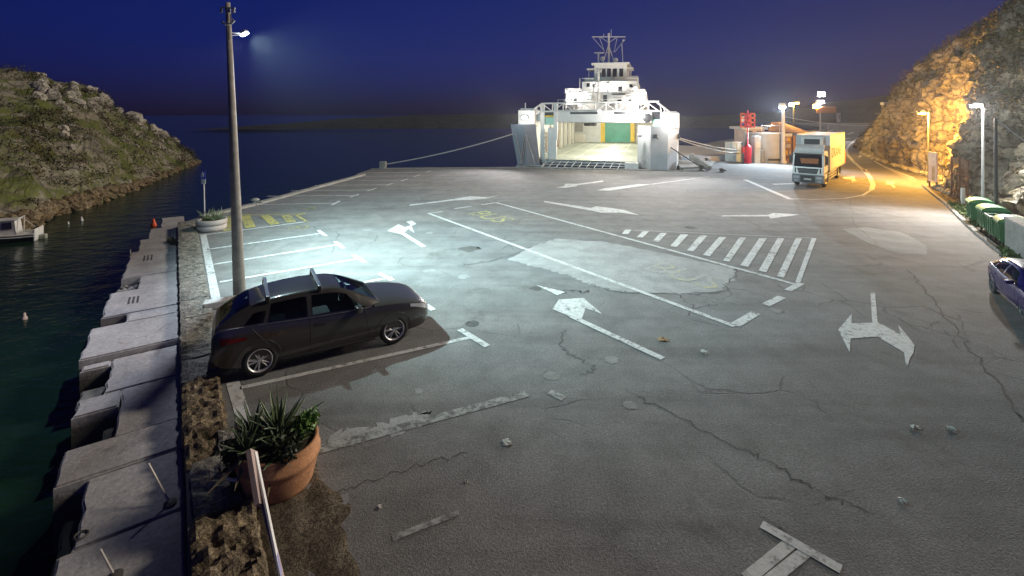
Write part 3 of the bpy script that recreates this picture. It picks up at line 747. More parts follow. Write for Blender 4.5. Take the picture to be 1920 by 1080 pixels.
FY = math.atan(.29); FX0, FY0 = 7.9, 45.9
ferry = thing('ferry', 'white car ferry moored bow open against the quay, lit up all over', 'ferry', (FX0, FY0, 0), -FY)
CF, SF = math.cos(FY), math.sin(FY)
def FL(px, py, y):
    k = (px - 960) / F; x = (k * (FY0 + CF * y) - FX0 - SF * y) / (CF + SF * k); Z = FY0 - SF * x + CF * y
    return x, H - (py - YH) * Z / F
def fb(name, mat, px0, py0, px1, py1, y, dep, parent=None, bev=.02):
    x0, z0 = FL(px0, py1, y); x1, z1 = FL(px1, py0, y)
    return B().bounds((x0, y, z0), (x1, y + dep, z1), bev=bev).obj(name, mat, parent or ferry)
def fr(a, c, y, r=.06, b=None, y2=None):
    b = b or B(); x0, z0 = FL(*a, y); x1, z1 = FL(*c, y if y2 is None else y2); b.tube([(x0, y, z0), (x1, y if y2 is None else y2, z1)], r, 6); return b
# hull: two side casings and bottom, open car deck between
DZ, CZ = .62, 4.45
hb = B()
def side(sgn):
    prof = [(1.2, 6.0, 7.5), (6, 6.3, 7.9), (16, 6.6, 8.1), (38, 6.6, 8.0), (44, 6.3, 6.8)]
    rows = []
    for y, xi, xo in prof:
        rows.append([(sgn * xi, y, -1.8), (sgn * xo * .93, y, -1.8), (sgn * xo, y, 0.2), (sgn * xo, y, 5.3), (sgn * xi, y, 5.3), (sgn * xi, y, -1.8)])
    vr = hb.grid(rows)
    hb.m.faces.new(vr[0][:5][::-1]); hb.m.faces.new(vr[-1][:5])
side(1); side(-1); hb.bounds((-7, 38.5, -1.8), (7, 39.2, 5.3)); hb.bounds((-6.6, 1.2, -1.8), (6.6, 38.5, DZ - .06))
hb.obj('hull', FW, ferry, recalc=True)
B().bounds((-6.5, .9, DZ - .05), (6.5, 38.4, DZ)).obj('car_deck', DECKM, ferry)
b = B()
for x in (-4.4, -2.2, 0, 2.2): b.bounds((x - .06, 1.0, DZ + .003), (x + .06, 31, DZ + .008))
b.obj('lane_stripe', plain('lane_paint', (.75, .73, .6), .6), ferry)
B().bounds((4.55, 1.0, DZ + .003), (4.72, 31, DZ + .009)).obj('lane_stripe', YEL, ferry)
B().bounds((-6.6, 1.3, CZ), (6.6, 38.4, CZ + .8)).obj('upper_deck', FW, ferry)
b = B()
for y in range(4, 34, 3): b.bounds((-6.4, y, CZ - .22), (6.4, y + .14, CZ))
b.obj('deck_beam', FW, ferry)
for x in (-3.6, 3.2):
    for y in (4, 11, 18, 25): B().bounds((x - .12, y, CZ - .14), (x + .12, y + 1.6, CZ - .05)).obj('tube_light', DECKL, ferry)
# ramp lip with its open grid, apron and white end box
b = B()
for i in range(13):
    x = -5.0 + i * .72; b.tube([(x + .25, .9, DZ - .04), (x, -.9, .06)], .045, 5)
for k in range(4): z = DZ - .04 - k * .18; y = .9 - k * .6; b.tube([(-5.0 + .25 - k * .08, y, z), (3.7 + .25 - k * .08, y, z)], .05, 5)
b.obj('ramp_grid', FLG, ferry)
B().bounds((-5.0, .2, .02), (3.8, .85, .18)).obj('ramp_underside', DARKM, ferry)
B().bounds((-4.9, .55, .62), (3.7, .95, DZ + .02)).obj('ramp_lip', DECKM, ferry)
fb('apron_box', FW, 1171, 306, 1197, 320, -.5, .6)
B().bounds((-7.6, -.6, .03), (-4.9, .9, .12), bev=.02).obj('apron_plate', FLG, ferry)
# portal: left casing front, header, pillars
fb('casing_panel', FW, 1027, 240, 1043, 302, .9, .5)
fb('casing_pillar', FW, 1038, 192, 1045, 262, .85, .3); fb('casing_pillar', FW, 1013, 196, 1021, 300, .95, .25)
fb('header_panel', FW, 1043, 206, 1222, 229, .9, .45)
for a, c in ((1069, 1120), (1151, 1183)): fb('header_recess', DARKM, a, 209.5, c, 214, .885, .02, None, 0)
fb('green_panel', LGREEN, 1020, 220, 1040, 234, 1.1, .2); fb('green_panel', LGREEN, 1224, 224, 1247, 239, 1.1, .2)
fb('dark_recess', DARKM, 1019, 206, 1041, 218, 1.15, .2); fb('dark_recess', DARKM, 1224, 210, 1248, 224, 1.15, .2)
fb('yellow_stripe', YEL, 1020, 216.5, 1041, 219.5, 1.08, .05)
b = B()
for k in range(7): x0, z0 = FL(1016, 304 - k * 9, .8); x1, z1 = FL(1032, 304 - k * 9, .8); b.bounds((x0, .78, z0), (x1, 1.2, z0 + .06))
b.obj('side_ladder', FW, ferry)
# far end of the deck: white cabin, screen, green door between yellow jambs
YB = 31.0
fb('deck_cabin', FW, 1070, 226, 1127, 268, YB, 2); fb('rear_bulkhead', CREAM, 1127, 224, 1236, 268, YB + .6, .3)
fb('cabin_screen', plain('screen_grey', (.30, .29, .26), .4), 1076, 229, 1093, 247, YB - .1, .08); fb('cabin_window', GLASS, 1095, 228, 1119, 236, YB - .08, .06)
fb('cabin_cabinet', CREAM, 1077, 251, 1098, 268, YB - .9, .8)
fb('garage_door', GREEN, 1134, 230, 1182, 266, YB + .3, .25)
for k in range(3): fb('door_rib', GREEN, 1134, 238 + 8 * k, 1182, 238.8 + 8 * k, YB + .25, .08, None, 0)
fb('door_jamb', YEL, 1126, 228, 1134, 266, YB, .6); fb('door_jamb', YEL, 1182, 228, 1190, 266, YB, .6)
for k in range(8):
    y = 3 + k * 3.4; B().bounds((-6.55, y, DZ), (-6.2, y + .35, CZ), bev=.03).obj('deck_frame', CREAM, ferry)
for y in (6.5, 13.5): B().bounds((-6.22, y, DZ + .3), (-6.12, y + .8, DZ + 2.5)).obj('deck_door', plain('brown_door', (.2, .13, .07), .5), ferry)
B().bounds((-6.2, 9.4, DZ), (-5.85, 9.8, DZ + 1.1), bev=.03).obj('fire_box', plain('fire_red', (.5, .03, .02), .5), ferry)
# clamshell bow doors, swung open
def shell(name, pts, z0, z1, mat):
    b = B(); rows = []
    for k in range(7):
        t = k / 6; rows.append([(x0 + (x1 - x0) * t, y0 + (y1 - y0) * t, z0 + (z1 - z0) * t) for (x0, y0), (x1, y1) in pts])
    b.grid(rows); n = len(pts)
    o = b.obj(name, mat, ferry, recalc=True); m = o.modifiers.new('thickness', 'SOLIDIFY'); m.thickness = .16; m.offset = 0; return o
xl = lambda px: FL(px, 300, -.3)[0]
shell('bow_door', [((xl(974), -.9), (xl(961), -1.0)), ((xl(990), -.7), (xl(985), -.8)), ((xl(1010), .1), (xl(1002), 0))], .12, 4.15, FG)
shell('bow_door', [((xl(1195), 1.2), (xl(1197), 1.2)), ((xl(1220), -.6), (xl(1221), -.6)), ((xl(1250), -.5), (xl(1252), -.5)), ((xl(1266), 1.2), (xl(1274), 1.2))], .10, 4.05, FLG)
b = B()
for a, c in (((967, 250), (979, 308)), ((979, 308), (986, 252)), ((986, 252), (1003, 308)), ((983, 252), (975, 312))): fr(a, c, -1.15, .045, b)
b.obj('door_strut', STEEL, ferry)
fb('strut_foot', FLG, 966, 313, 984, 317, -1.4, .6)
b = B()
for a, c in (((1222, 254), (1214, 300)), ((1199, 295), (1217, 310)), ((1199, 304), (1218, 296)), ((1204, 290), (1210, 318))): fr(a, c, -.75, .02, b)
b.obj('door_scratch_bar', STEEL, ferry)
fb('hawse_plate', DARKM, 1225, 252, 1232, 259, -.72, .1); fb('fairlead', DARKM, 1269, 251, 1275, 260, 1.0, .3)
fb('winch_house', FW, 971, 206, 1003, 236, .4, 2.2, None, .06); fb('winch_house', FW, 1238, 212, 1274, 240, .2, 2.2, None, .06)
fb('winch_cap', FW, 976, 203, 1001, 207, .7, 1.6); fb('winch_cap', FW, 1244, 209, 1269, 213, .5, 1.6)
b = B(); fr((985, 206), (985, 193), 1.0, .05, b); b.obj('jack_staff', FW, ferry)
x, z = FL(1213, 221, .8); B().lathe([(0, .06), (.2, .05), (.42, 0), (.45, -.06), (.3, -.1), (0, -.1)], n=20, M=Matrix.Translation((x, .8, z)) @ Matrix.Rotation(R(90), 4, 'X')).obj('loudhailer', DARKM, ferry)
x, z = FL(1200, 253, -.2); b = B(); bmesh.ops.create_uvsphere(b.m, u_segments=12, v_segments=8, radius=.22); b.obj('fender_ball', FW, ferry, smooth=True, loc=(x, -.2, z))
# truss gantry
b = B(); yt = .7
fr((1016, 194), (1236, 190), yt, .09, b); fr((1012, 209), (1236, 208), yt, .09, b); fr((1016, 194), (988, 214), yt, .09, b); fr((1012, 209), (996, 222), yt, .08, b); fr((1230, 190), (1262, 215), yt, .1, b); fr((1236, 208), (1264, 226), yt, .08, b)
xs = list(range(1016, 1240, 20))
for i, x in enumerate(xs[:-1]): fr((x, 194), (x, 209), yt, .06, b); fr((x, 209 if i % 2 else 194), (x + 20, 194 if i % 2 else 209), yt, .05, b)
for i in range(4): fr((988 + 8 * i, 213 - 5 * i), (996 + 7 * i, 222 - 4 * i), yt, .05, b); fr((1238 + 7 * i, 196 + 5 * i), (1240 + 7 * i, 210 + 5 * i), yt, .05, b)
b.obj('truss_gantry', FW, ferry)
# deckhouse tiers
fb('deckhouse', FW, 1060, 171, 1212, 207, 8, 16, None, .05)
fb('deckhouse', FW, 1091, 151, 1196, 174, 11, 12, None, .05)
fb('bridge', FW, 1114, 120, 1176, 153, 13.5, 6, None, .05)
bw = [o for o in ferry.children if o.name.startswith('bridge')][0]
fb('bridge_roof', FW, 1109, 116, 1180, 122, 13.1, 7)
fb('bridge_front', CREAM, 1128, 143.5, 1171, 153, 13.3, .25)
for px in (1119, 1128, 1138, 1149, 1161):
    w = fb('bridge_window', GLASS, px, 128.5, px + 7.5, 144, 13.42, .06, None, .01)
fb('bridge_wing', FW, 1096, 145, 1114, 152, 13.6, 3); fb('bridge_wing', FW, 1176, 142, 1196, 154, 13.6, 3); fb('wing_roof', FW, 1100, 128, 1115, 131, 13.6, 3); fb('wing_roof', FW, 1176, 126, 1187, 129.5, 13.6, 3)
for x in (1104, 1183): fr((x, 130), (x, 152), 13.7, .05).obj('wing_post', FW, ferry)
b = B()
for k in range(6): fr((1177, 132 + 4 * k), (1183, 132 + 4 * k), 13.7, .03, b)
stuff(b.obj('wing_ladder', FW, ferry))
fb('door_opening', DARKM, 1136, 164, 1141, 173, 10.95, .06, None, 0); fb('house_window', GLASS, 1159, 162, 1166, 171, 10.95, .06, None, 0)
for a, c, y0, y1 in ((1060, 1090, 168, 170), (1180, 1212, 169, 171)): fb('house_louvre', DARKM, a + 3, y0 + 2, c - 3, y1 + 2.5, 7.95, .06, None, 0)
for k, (a, c, y0, y1) in enumerate(((1100, 1128, 185, 188), (1147, 1172, 175, 178), (1150, 1168, 182, 184), (1088, 1110, 190, 193), (1122, 1160, 192, 195), (1173, 1196, 178, 182))): fb('deck_gear', (CREAM, DARKM, FLG)[k % 3], a, y0, c, y1, 7.2 - .2 * (k % 2), .3, None, .01)
b = B()
for a, c, y in (((1060, 167), (1091, 167), 7.9), ((1060, 170), (1091, 170), 7.9), ((1182, 168), (1212, 169), 7.9), ((1182, 172), (1212, 173), 7.9), ((1091, 147), (1114, 148), 10.9), ((1176, 146), (1197, 147), 10.9), ((1100, 168), (1196, 169), 9), ((1100, 172), (1196, 173), 9)): fr(a, c, y, .035, b)
for x in list(range(1060, 1092, 6)) + list(range(1184, 1213, 6)): fr((x, 167), (x, 173), 7.9, .03, b)
for x in range(1100, 1197, 8): fr((x, 168), (x, 176), 9, .03, b)
fr((1087, 147), (1087, 170), 10.9, .04, b); fr((1197, 147), (1197, 165), 10.9, .04, b)
b.obj('deck_railing', FW, ferry)
b = B(); fr((1122, 128), (1122, 195), 6.5, .13, b); fr((1118, 152), (1106, 194), 6.5, .09, b); fr((1116, 131), (1129, 131), 6.5, .08, b); fr((1116, 136), (1128, 134), 6.5, .08, b); fr((1117, 153), (1127, 153), 6.5, .09, b)
b.obj('foremast', FW, ferry)
# gear between the deckhouse tiers
for i, (a, y0, c, y1, y, m_) in enumerate(((1062, 196, 1076, 206, 7.6, DARKM), (1080, 199, 1092, 206, 7.5, FLG), (1198, 197, 1208, 206, 7.6, DARKM), (1172, 199, 1184, 206, 7.5, CREAM), (1131, 178, 1138, 190, 7.9, DARKM), (1104, 178, 1111, 189, 7.9, GLASS), (1158, 186, 1166, 192, 7.9, GLASS), (1178, 185, 1184, 193, 7.9, GLASS), (1074, 183, 1081, 190, 7.9, GLASS), (1100, 156, 1106, 163, 10.9, GLASS), (1112, 158, 1118, 164, 10.9, GLASS), (1180, 158, 1186, 164, 10.9, GLASS), (1090, 173, 1120, 175, 8.0, DARKM), (1160, 174, 1196, 175.5, 8.0, DARKM))):
    fb('deck_fitting' if m_ is not GLASS else 'porthole_window', m_, a, y0, c, y1, y, .12, None, .01)
for px in (1079, 1148, 1207): x, z = FL(px, 200, 6.2); B().lathe([(0, -.3), (.28, -.3), (.32, 0), (.28, .3), (0, .3)], n=14, M=Matrix.Translation((x, 6.2, z)) @ Matrix.Rotation(R(90), 4, 'Y')).obj('liferaft', FW, ferry)
b = B()
for k in range(15): x0, z0 = FL(1046 + 12 * k, 200, 1.6); b.tube([(x0, 1.6, z0 - .1), (x0, 1.6, z0 + .75)], .022, 5)
for z_ in (.35, .72): b.tube([(FL(1046, 200, 1.6)[0], 1.6, z0 + z_), (FL(1214, 200, 1.6)[0], 1.6, z0 + z_)], .02, 5)
stuff(b.obj('foredeck_railing', FW, ferry))
# main mast with yards, radar and aerials
b = B(); y = 16
fr((1141.5, 66), (1141.5, 118), y, .13, b); fr((1110, 69), (1173, 69), y, .07, b); fr((1141, 84), (1131, 117), y, .06, b); fr((1141, 84), (1152, 117), y, .06, b)
for a, c in (((1125, 69), (1140, 79)), ((1158, 69), (1143, 79)), ((1112, 71), (1132, 94)), ((1124, 70), (1133, 96)), ((1157, 72), (1151, 98)), ((1172, 74), (1152, 98)), ((1136, 98), (1148, 98)), ((1132, 68), (1132, 63)), ((1146, 68), (1146, 55))): fr(a, c, y, .035, b)
b.obj('mast', FW, ferry)
b = B(); fr((1114, 99), (1133, 99), 15, .1, b); fr((1122, 99), (1122, 117), 15, .1, b); b.obj('radar', FW, ferry)
b = B(); fr((1166, 83), (1168, 118), 15, .05, b); b.obj('whip_aerial', FW, ferry)
x, z = FL(1154, 113, 15); b = B(); bmesh.ops.create_uvsphere(b.m, u_segments=12, v_segments=8, radius=.32); b.obj('satellite_dome', FW, ferry, smooth=True, loc=(x, 15, z))
x, z = FL(1169, 76, 16); b = B(); bmesh.ops.create_uvsphere(b.m, u_segments=8, v_segments=6, radius=.14); b.obj('mast_lamp', FW, ferry, smooth=True, loc=(x, 15.9, z))
x, z = FL(1141.5, 64, 16); b = B(); bmesh.ops.create_uvsphere(b.m, u_segments=8, v_segments=6, radius=.16); b.obj('mast_lamp', FW, ferry, smooth=True, loc=(x, 16, z))
x, z = FL(1130, 110, 15); B().lathe([(0, .3), (.25, .2), (.3, -.1), (.2, -.3), (0, -.3)], (x, 15, z), 12).obj('searchlight', FW, ferry, smooth=True)
# floodlights that are lit
fl_pts = [(1068, 181, 7.5, .28), (1137, 160, 10.5, .25), (1204, 184, 7.4, .28), (1190, 209, .2, .22), (1098, 174, 8.5, .2), (1173, 175, 8.5, .18), (984, 221, -.1, .24), (1258, 226, -.2, .24), (1191, 166, 10.5, .2), (1125, 209, .4, .16)]
for px, py, y, s in fl_pts:
    x, z = FL(px, py, y); f = B().box((x, y, z), (s * 2.1, .18, s * 1.5), bev=.03).obj('floodlight', FLG, ferry); B().box((x, y - .1, z), (s * 1.8, .03, s * 1.2)).obj('lens', LAMPW, f)
def flw(px, py, y): x, z = FL(px, py, y); return Vector((FX0 + CF * x + SF * y, FY0 - SF * x + CF * y, z))
def fpow(nm, px, py, y, pw, col=(1, .93, .84)): return lamp(nm, flw(px, py, y), pw, col, .25)
fpow('ferry_flood', 1068, 181, 6.9, 480); fpow('ferry_flood', 1137, 163, 9.8, 480); fpow('ferry_flood', 1204, 184, 6.8, 480)
fpow('ferry_flood', 1190, 212, -.6, 900, (1, .95, .9)); fpow('ferry_flood', 984, 222, -.9, 110); fpow('ferry_flood', 1262, 228, -1.2, 200)
for px, py, y, pw, tg in ((984, 224, -1.0, 5500, (-11, 29, 1.5)), (1190, 214, -.8, 4500, (-3, 26, 1.5)), (1262, 230, -1.3, 5500, (14, 26, 2))): lamp('ferry_beam', flw(px, py, y), pw, (1, .95, .92), .25, 105, tg, 1.0)
for y in (5, 14, 24):
    p = Vector((FX0 + SF * y, FY0 + CF * y, CZ - .5)); lamp('deck_lamp', p, 900, (1, .95, .78), .4)
# ------------------------------------------------------------------ cars
TYRE = plain('tyre_rubber', (.018, .018, .018), .85, 0, .2, 8, .3)
RIM = plain('alloy_silver', (.62, .62, .62), .35, .25, .1, 6, 0)
CARDARK = plain('car_trim_black', (.012, .012, .012), .6, 0, .2, 6, .2)
CARGLASS = plain('dark_glass', (.012, .016, .02), .04, 0, .1, 1, 0, .8)
def tinted(name, col):
    m, nt, b = new_mat(name); nt.nodes.remove(b); o = nt.nodes['Material Output']
    tr = N(nt, 'BsdfTransparent'); tr.inputs[0].default_value = (*col, 1); gl = N(nt, 'BsdfGlossy'); gl.inputs['Roughness'].default_value = .02
    lw_ = N(nt, 'LayerWeight'); lw_.inputs[0].default_value = .5; fz = N(nt, 'Math', operation='MULTIPLY_ADD'); pw_ = N(nt, 'Math', operation='POWER'); nt.links.new(lw_.outputs['Facing'], pw_.inputs[0]); pw_.inputs[1].default_value = 4; nt.links.new(pw_.outputs[0], fz.inputs[0]); fz.inputs[1].default_value = .6; fz.inputs[2].default_value = .05; mx = N(nt, 'MixShader'); nt.links.new(fz.outputs[0], mx.inputs[0]); nt.links.new(tr.outputs[0], mx.inputs[1]); nt.links.new(gl.outputs[0], mx.inputs[2]); nt.links.new(mx.outputs[0], o.inputs['Surface']); return m
WINGLASS = tinted('car_window_glass', (.62, .70, .70)); REARGLASS = tinted('tinted_rear_glass', (.25, .28, .30))
SEATM = plain('seat_fabric', (.035, .035, .038), .9, 0, .2, 10, .3)
def car_paint(name, col, dust=.18, spec=.5):
    m, nt, b = new_mat(name); v = coords(nt)
    d = noise_n(nt, 5, 6, .7, v); c = mix(nt, col, (.10, .095, .085), math_n(nt, 'MULTIPLY', ramp(nt, d, [(.5, g3(0)), (.8, g3(1))]), dust))
    nt.links.new(c, b.inputs['Base Color']); b.inputs['Metallic'].default_value = 0; b.inputs['Roughness'].default_value = .3; b.inputs['Specular IOR Level'].default_value = spec
    b.inputs['Coat Weight'].default_value = 1; b.inputs['Coat Roughness'].default_value = .05; return m
RED = plain('tail_lamp_red', (.16, .006, .006), .15, 0, .2, 8, 0); CLEAR = plain('head_lamp_clear', (.55, .58, .6), .12, .3, .2, 8, 0)
CHROME = plain('bar_aluminium', (.7, .71, .73), .25, .9, .08, 6, 0)

WID = [(0, .70), (.06, .77), (.3, .85), (.8, .885), (1.6, .895), (2.8, .895), (3.5, .89), (3.95, .86), (4.25, .78), (4.40, .66), (4.47, .50)]
BELT = [(0, .86), (.1, .98), (.4, 1.03), (1.0, 1.01), (2.0, .955), (3.0, .93), (3.35, .915), (3.8, .865), (4.2, .78), (4.38, .70), (4.47, .60)]
CROWN = [(0, .89), (.1, 1.01), (.4, 1.05), (2.0, 1.0), (3.0, 1.005), (3.3, .995), (3.8, .93), (4.2, .825), (4.38, .73), (4.47, .61)]
BOT = [(0, .36), (.15, .26), (.5, .2), (3.9, .19), (4.3, .22), (4.47, .30)]
TOP = [(.06, 1.01), (.22, 1.12), (.42, 1.25), (.66, 1.355), (1.0, 1.425), (1.5, 1.465), (2.0, 1.46), (2.35, 1.42), (2.7, 1.285), (3.0, 1.125), (3.25, .985)]
WB = [(.06, .66), (.3, .755), (.8, .815), (1.5, .835), (2.6, .835), (3.0, .80), (3.25, .74)]
WR = [(.06, .60), (.3, .575), (.75, .575), (1.5, .60), (2.35, .585), (2.8, .64), (3.25, .70)]
S = smooth_tab
def body_sec(x):
    w, zb, zc, zo = S(WID, x), S(BELT, x), S(CROWN, x), S(BOT, x)
    return [(0, zo), (w * .72, zo), (w * .93, zo + .05), (w * .975, zo + (zb - zo) * .28), (w * 1.0, zo + (zb - zo) * .5), (w * .992, zo + (zb - zo) * .72), (w * .972, zo + (zb - zo) * .88),
            (w * .935, zb), (w * .86, zb + (zc - zb) * .45), (w * .6, zb + (zc - zb) * .8), (w * .3, zb + (zc - zb) * .96), (0, zc)]
def body_pt(x, z):
    """point on the body side at station x, height z (half width)"""
    s = body_sec(x)[2:8]
    for (y0, z0), (y1, z1) in zip(s, s[1:]):
        if z <= z1: t = (z - z0) / (z1 - z0); return y0 + (y1 - y0) * t
    return s[-1][0]
def gh_pt(x, t, out=0.0):
    """greenhouse side, t = 0 at the belt .. 1 at the roof edge"""
    zb = S(BELT, x) - .01; zt = S(TOP, x) - .05 * min(1, max(0, S(TOP, x) - zb) / .3); wb, wr = S(WB, x), S(WR, x)
    y = wb + (wr - wb) * (t ** 1.35); return (x, -(y + out), zb + (zt - zb) * t)
def wheel_mesh():
    b = B(); M = Matrix.Rotation(R(90), 4, 'X')
    b.lathe([(.215, -.095), (.25, -.11), (.30, -.108), (.322, -.08), (.328, 0), (.322, .08), (.30, .108), (.25, .11), (.215, .095)], n=36, M=M)
    return b.mesh('tyre', True)
def rim_mesh():
    b = B(); M = Matrix.Rotation(R(90), 4, 'X')
    b.lathe([(.214, .09), (.232, .105), (.222, .11), (.205, .092), (.205, -.05)], n=36, M=M)
    b.lathe([(0, .085), (.035, .083), (.05, .07), (.05, .03)], n=14, M=M)
    for k in range(10):
        a = k * 2 * math.pi / 10 + (.12 if k % 2 else -.12); c, s_ = math.cos(a), math.sin(a)
        b.box((c * .125, -.072, s_ * .125), (.165, .03, .026), Euler((0, -a, 0)), bev=.006)
    return b.mesh('rim')
WHEEL, RIMM = wheel_mesh(), rim_mesh(); RIMM.materials.append(RIM); WHEEL.materials.append(TYRE)
RIMD = rim_mesh(); RIMD.materials.append(plain('dull_rim_grey', (.10, .10, .11), .5, .3, .2, 6, 0))
bb = B(); bb.lathe([(0, .04), (.20, .04), (.20, -.06), (0, -.06)], n=24, M=Matrix.Rotation(R(90), 4, 'X')); DISC = bb.mesh('brake_disc'); DISC.materials.append(CARDARK)
def make_car(name, label, loc, rz, paint, bars=False, group=None, rimm=None):
    root = thing(name, label, 'car', loc, rz, group)                      # origin on the ground under the rear axle
    OX = -.83
    b = B(); rows = []
    xs = [0, .02, .06, .12, .2] + [.3 + .1 * i for i in range(38)] + [4.06, 4.14, 4.22, 4.3, 4.36, 4.41, 4.45, 4.47]
    for x in xs:
        s = body_sec(x); row = [(x + OX, y, z) for y, z in s] + [(x + OX, -y, z) for y, z in s[-2:0:-1]]; rows.append(row)
    vr = b.grid(rows, closed=True); b.m.faces.new(vr[0][::-1]); b.m.faces.new(vr[-1])
    bmesh.ops.recalc_face_normals(b.m, faces=b.m.faces); bm_me = b.mesh('body')
    body = link('body', bm_me, paint, root)
    cut = B()
    for wx in (0, 2.7):
        for sy in (-1, 1): cut.lathe([(0, 0), (.385, 0), (.385, .34), (0, .34)], n=36, M=Matrix.Translation((wx, sy * (.60 if sy < 0 else .94), .335)) @ Matrix.Rotation(R(90), 4, 'X'))
    bmesh.ops.recalc_face_normals(cut.m, faces=cut.m.faces)
    co = cut.obj('arch_cutter', CARDARK); md = body.modifiers.new('arches', 'BOOLEAN'); md.operation = 'DIFFERENCE'; md.object = co; md.solver = 'EXACT'
    dg = bpy.context.evaluated_depsgraph_get(); ev = body.evaluated_get(dg); me = bpy.data.meshes.new_from_object(ev); body.modifiers.clear(); body.data = me
    bpy.data.objects.remove(co)
    t = bmesh.new(); t.from_mesh(me)
    bmesh.ops.delete(t, geom=[f for f in t.faces if .35 < f.calc_center_median().x - OX < 3.12 and f.calc_center_median().z > S(BELT, f.calc_center_median().x - OX) + .005], context='FACES')
    for f in t.faces: f.smooth = True
    for e in t.edges: e.smooth = not (len(e.link_faces) == 2 and e.calc_face_angle(0) > R(35))
    t.to_mesh(me); t.free()
    if len(me.materials) == 0: me.materials.append(paint)
    # greenhouse: roof skin and pillars, the window openings left out
    SIDEW = [(1.80, 2.95, .10, .88, 0, -.42), (.98, 1.72, .10, .88, .06, 0), (.55, .90, .12, .66, .16, .05)]
    DOMEK = [(0, 1), (.28, .99), (.55, .93), (.8, .78), (.93, .55), (1, 0)]
    def opening(x, t_, u):
        if u is None:
            for x0, x1, t0, t1, s0, s1 in SIDEW:
                k = (t_ - t0) / (t1 - t0)
                if .015 < k < .985 and x0 + s0 * k + .02 < x < x1 + s1 * k - .02: return True
            return False
        return (2.45 < x < 3.16 and u < .87) or (.15 < x < .63 and u < .85)
    b = B(); NX, NTT, NU = 180, 26, 22; ring = {}
    def gv(i, j):
        if (i, j) in ring: return ring[i, j]
        x = .06 + (3.25 - .06) * i / NX
        if abs(j) >= NU: t_ = 1 - (abs(j) - NU) / NTT; p = gh_pt(x, t_); y, z = -p[1], p[2] - (.05 if t_ == 0 else 0)
        else:
            u = abs(j) / NU; zr = gh_pt(x, 1.0)[2]; y = S(WR, x) * u; z = zr + (S(TOP, x) - zr) * interp(DOMEK, u)
        ring[i, j] = b.m.verts.new((x + OX, y if j >= 0 else -y, z)); return ring[i, j]
    for i in range(NX):
        xm = .06 + (3.25 - .06) * (i + .5) / NX
        for j in range(-NU - NTT, NU + NTT):
            jm = abs(j + .5)
            if jm > NU: hole = opening(xm, 1 - (jm - NU) / NTT, None)
            else: hole = opening(xm, 1, jm / NU)
            if not hole: b.m.faces.new((gv(i, j), gv(i + 1, j), gv(i + 1, j + 1), gv(i, j + 1)))
    b.obj('roof', paint, root, smooth=True, recalc=True)
    # cabin
    B().bounds((.5 + OX, -.74, .25), (3.2 + OX, .74, .30)).obj('cabin_floor', CARDARK, root)
    b = B(); b.box((3.0 + OX, 0, .86), (.42, 1.45, .2), bev=.06, seg=2); b.obj('dashboard', CARDARK, root)
    b = B(); b.lathe([(.165, -.012), (.185, 0), (.165, .012), (.15, 0), (.165, -.012)], n=20, M=Matrix.Translation((2.62 + OX, .36, .93)) @ Matrix.Rotation(R(-65), 4, 'Y')); b.obj('steering_wheel', CARDARK, root)
    for y in (-.36, .36):
        st = B().box((2.05 + OX, y, .55), (.55, .5, .2), bev=.06, seg=2).obj('seat', SEATM, root)
        B().box((1.78 + OX, y, .86), (.16, .48, .62), Euler((0, R(-14), 0)), bev=.06, seg=2).obj('backrest', SEATM, st); B().box((1.68 + OX, y, 1.24), (.1, .26, .17), Euler((0, R(-10), 0)), bev=.04, seg=2).obj('headrest', SEATM, st)
    st = B().box((1.15 + OX, 0, .55), (.5, 1.3, .2), bev=.06, seg=2).obj('seat', SEATM, root); B().box((.9 + OX, 0, .82), (.16, 1.28, .5), Euler((0, R(-18), 0)), bev=.06, seg=2).obj('backrest', SEATM, st)
    def side_glass(x0, x1, t0, t1, sy, n=10, front=None, nm='side_window', slope0=0, slope1=0):
        b = B(); rows = []
        for j in range(6):
            tt_ = t0 + (t1 - t0) * j / 5; row = []
            a, c = x0 + slope0 * j / 5, x1 + slope1 * j / 5
            for i in range(n + 1):
                x = a + (c - a) * i / n; p = gh_pt(x, tt_, .008); row.append((p[0] + OX, p[1] * (1 if sy < 0 else -1), p[2] + .001))
            rows.append(row)
        b.grid(rows); return b.obj(nm, WINGLASS if x0 > 1.7 else REARGLASS, root, smooth=True)
    for sy in (-1, 1):
        side_glass(1.80, 2.95, .10, .88, sy, slope1=-.42); side_glass(.98, 1.72, .10, .88, sy, slope0=.06); side_glass(.55, .90, .12, .66, sy, nm='quarter_window', slope0=.16, slope1=.05)
    def top_glass(x0, x1, k, nm):
        b = B(); rows = []
        for i in range(9):
            x = x0 + (x1 - x0) * i / 8; zt = S(TOP, x); wr = S(WR, x) * k; p = gh_pt(x, 1.0); zr = p[2]; row = []
            for j in range(13):
                u = -1 + 2 * j / 12; a = abs(u) * k; d = interp([(0, 1), (.28, .99), (.55, .93), (.8, .78), (.93, .55), (1, 0)], a)
                row.append((x + OX, u * wr, zr + (zt - zr) * d + .009))
            rows.append(row)
        b.grid(rows); return b.obj(nm, WINGLASS if x0 > 1 else REARGLASS, root, smooth=True)
    top_glass(2.42, 3.19, .93, 'windscreen'); top_glass(.12, .66, .92, 'rear_window')
    # wheels
    for wx in (0, 2.7):
        for sy in (-1, 1):
            w = link('wheel', WHEEL, None, root, (wx, sy * .775, .328)); w.rotation_euler = (0, random.random(), 0 if sy < 0 else math.pi)
            link('rim', rimm or RIMM, None, w); link('brake_disc', DISC, None, w)
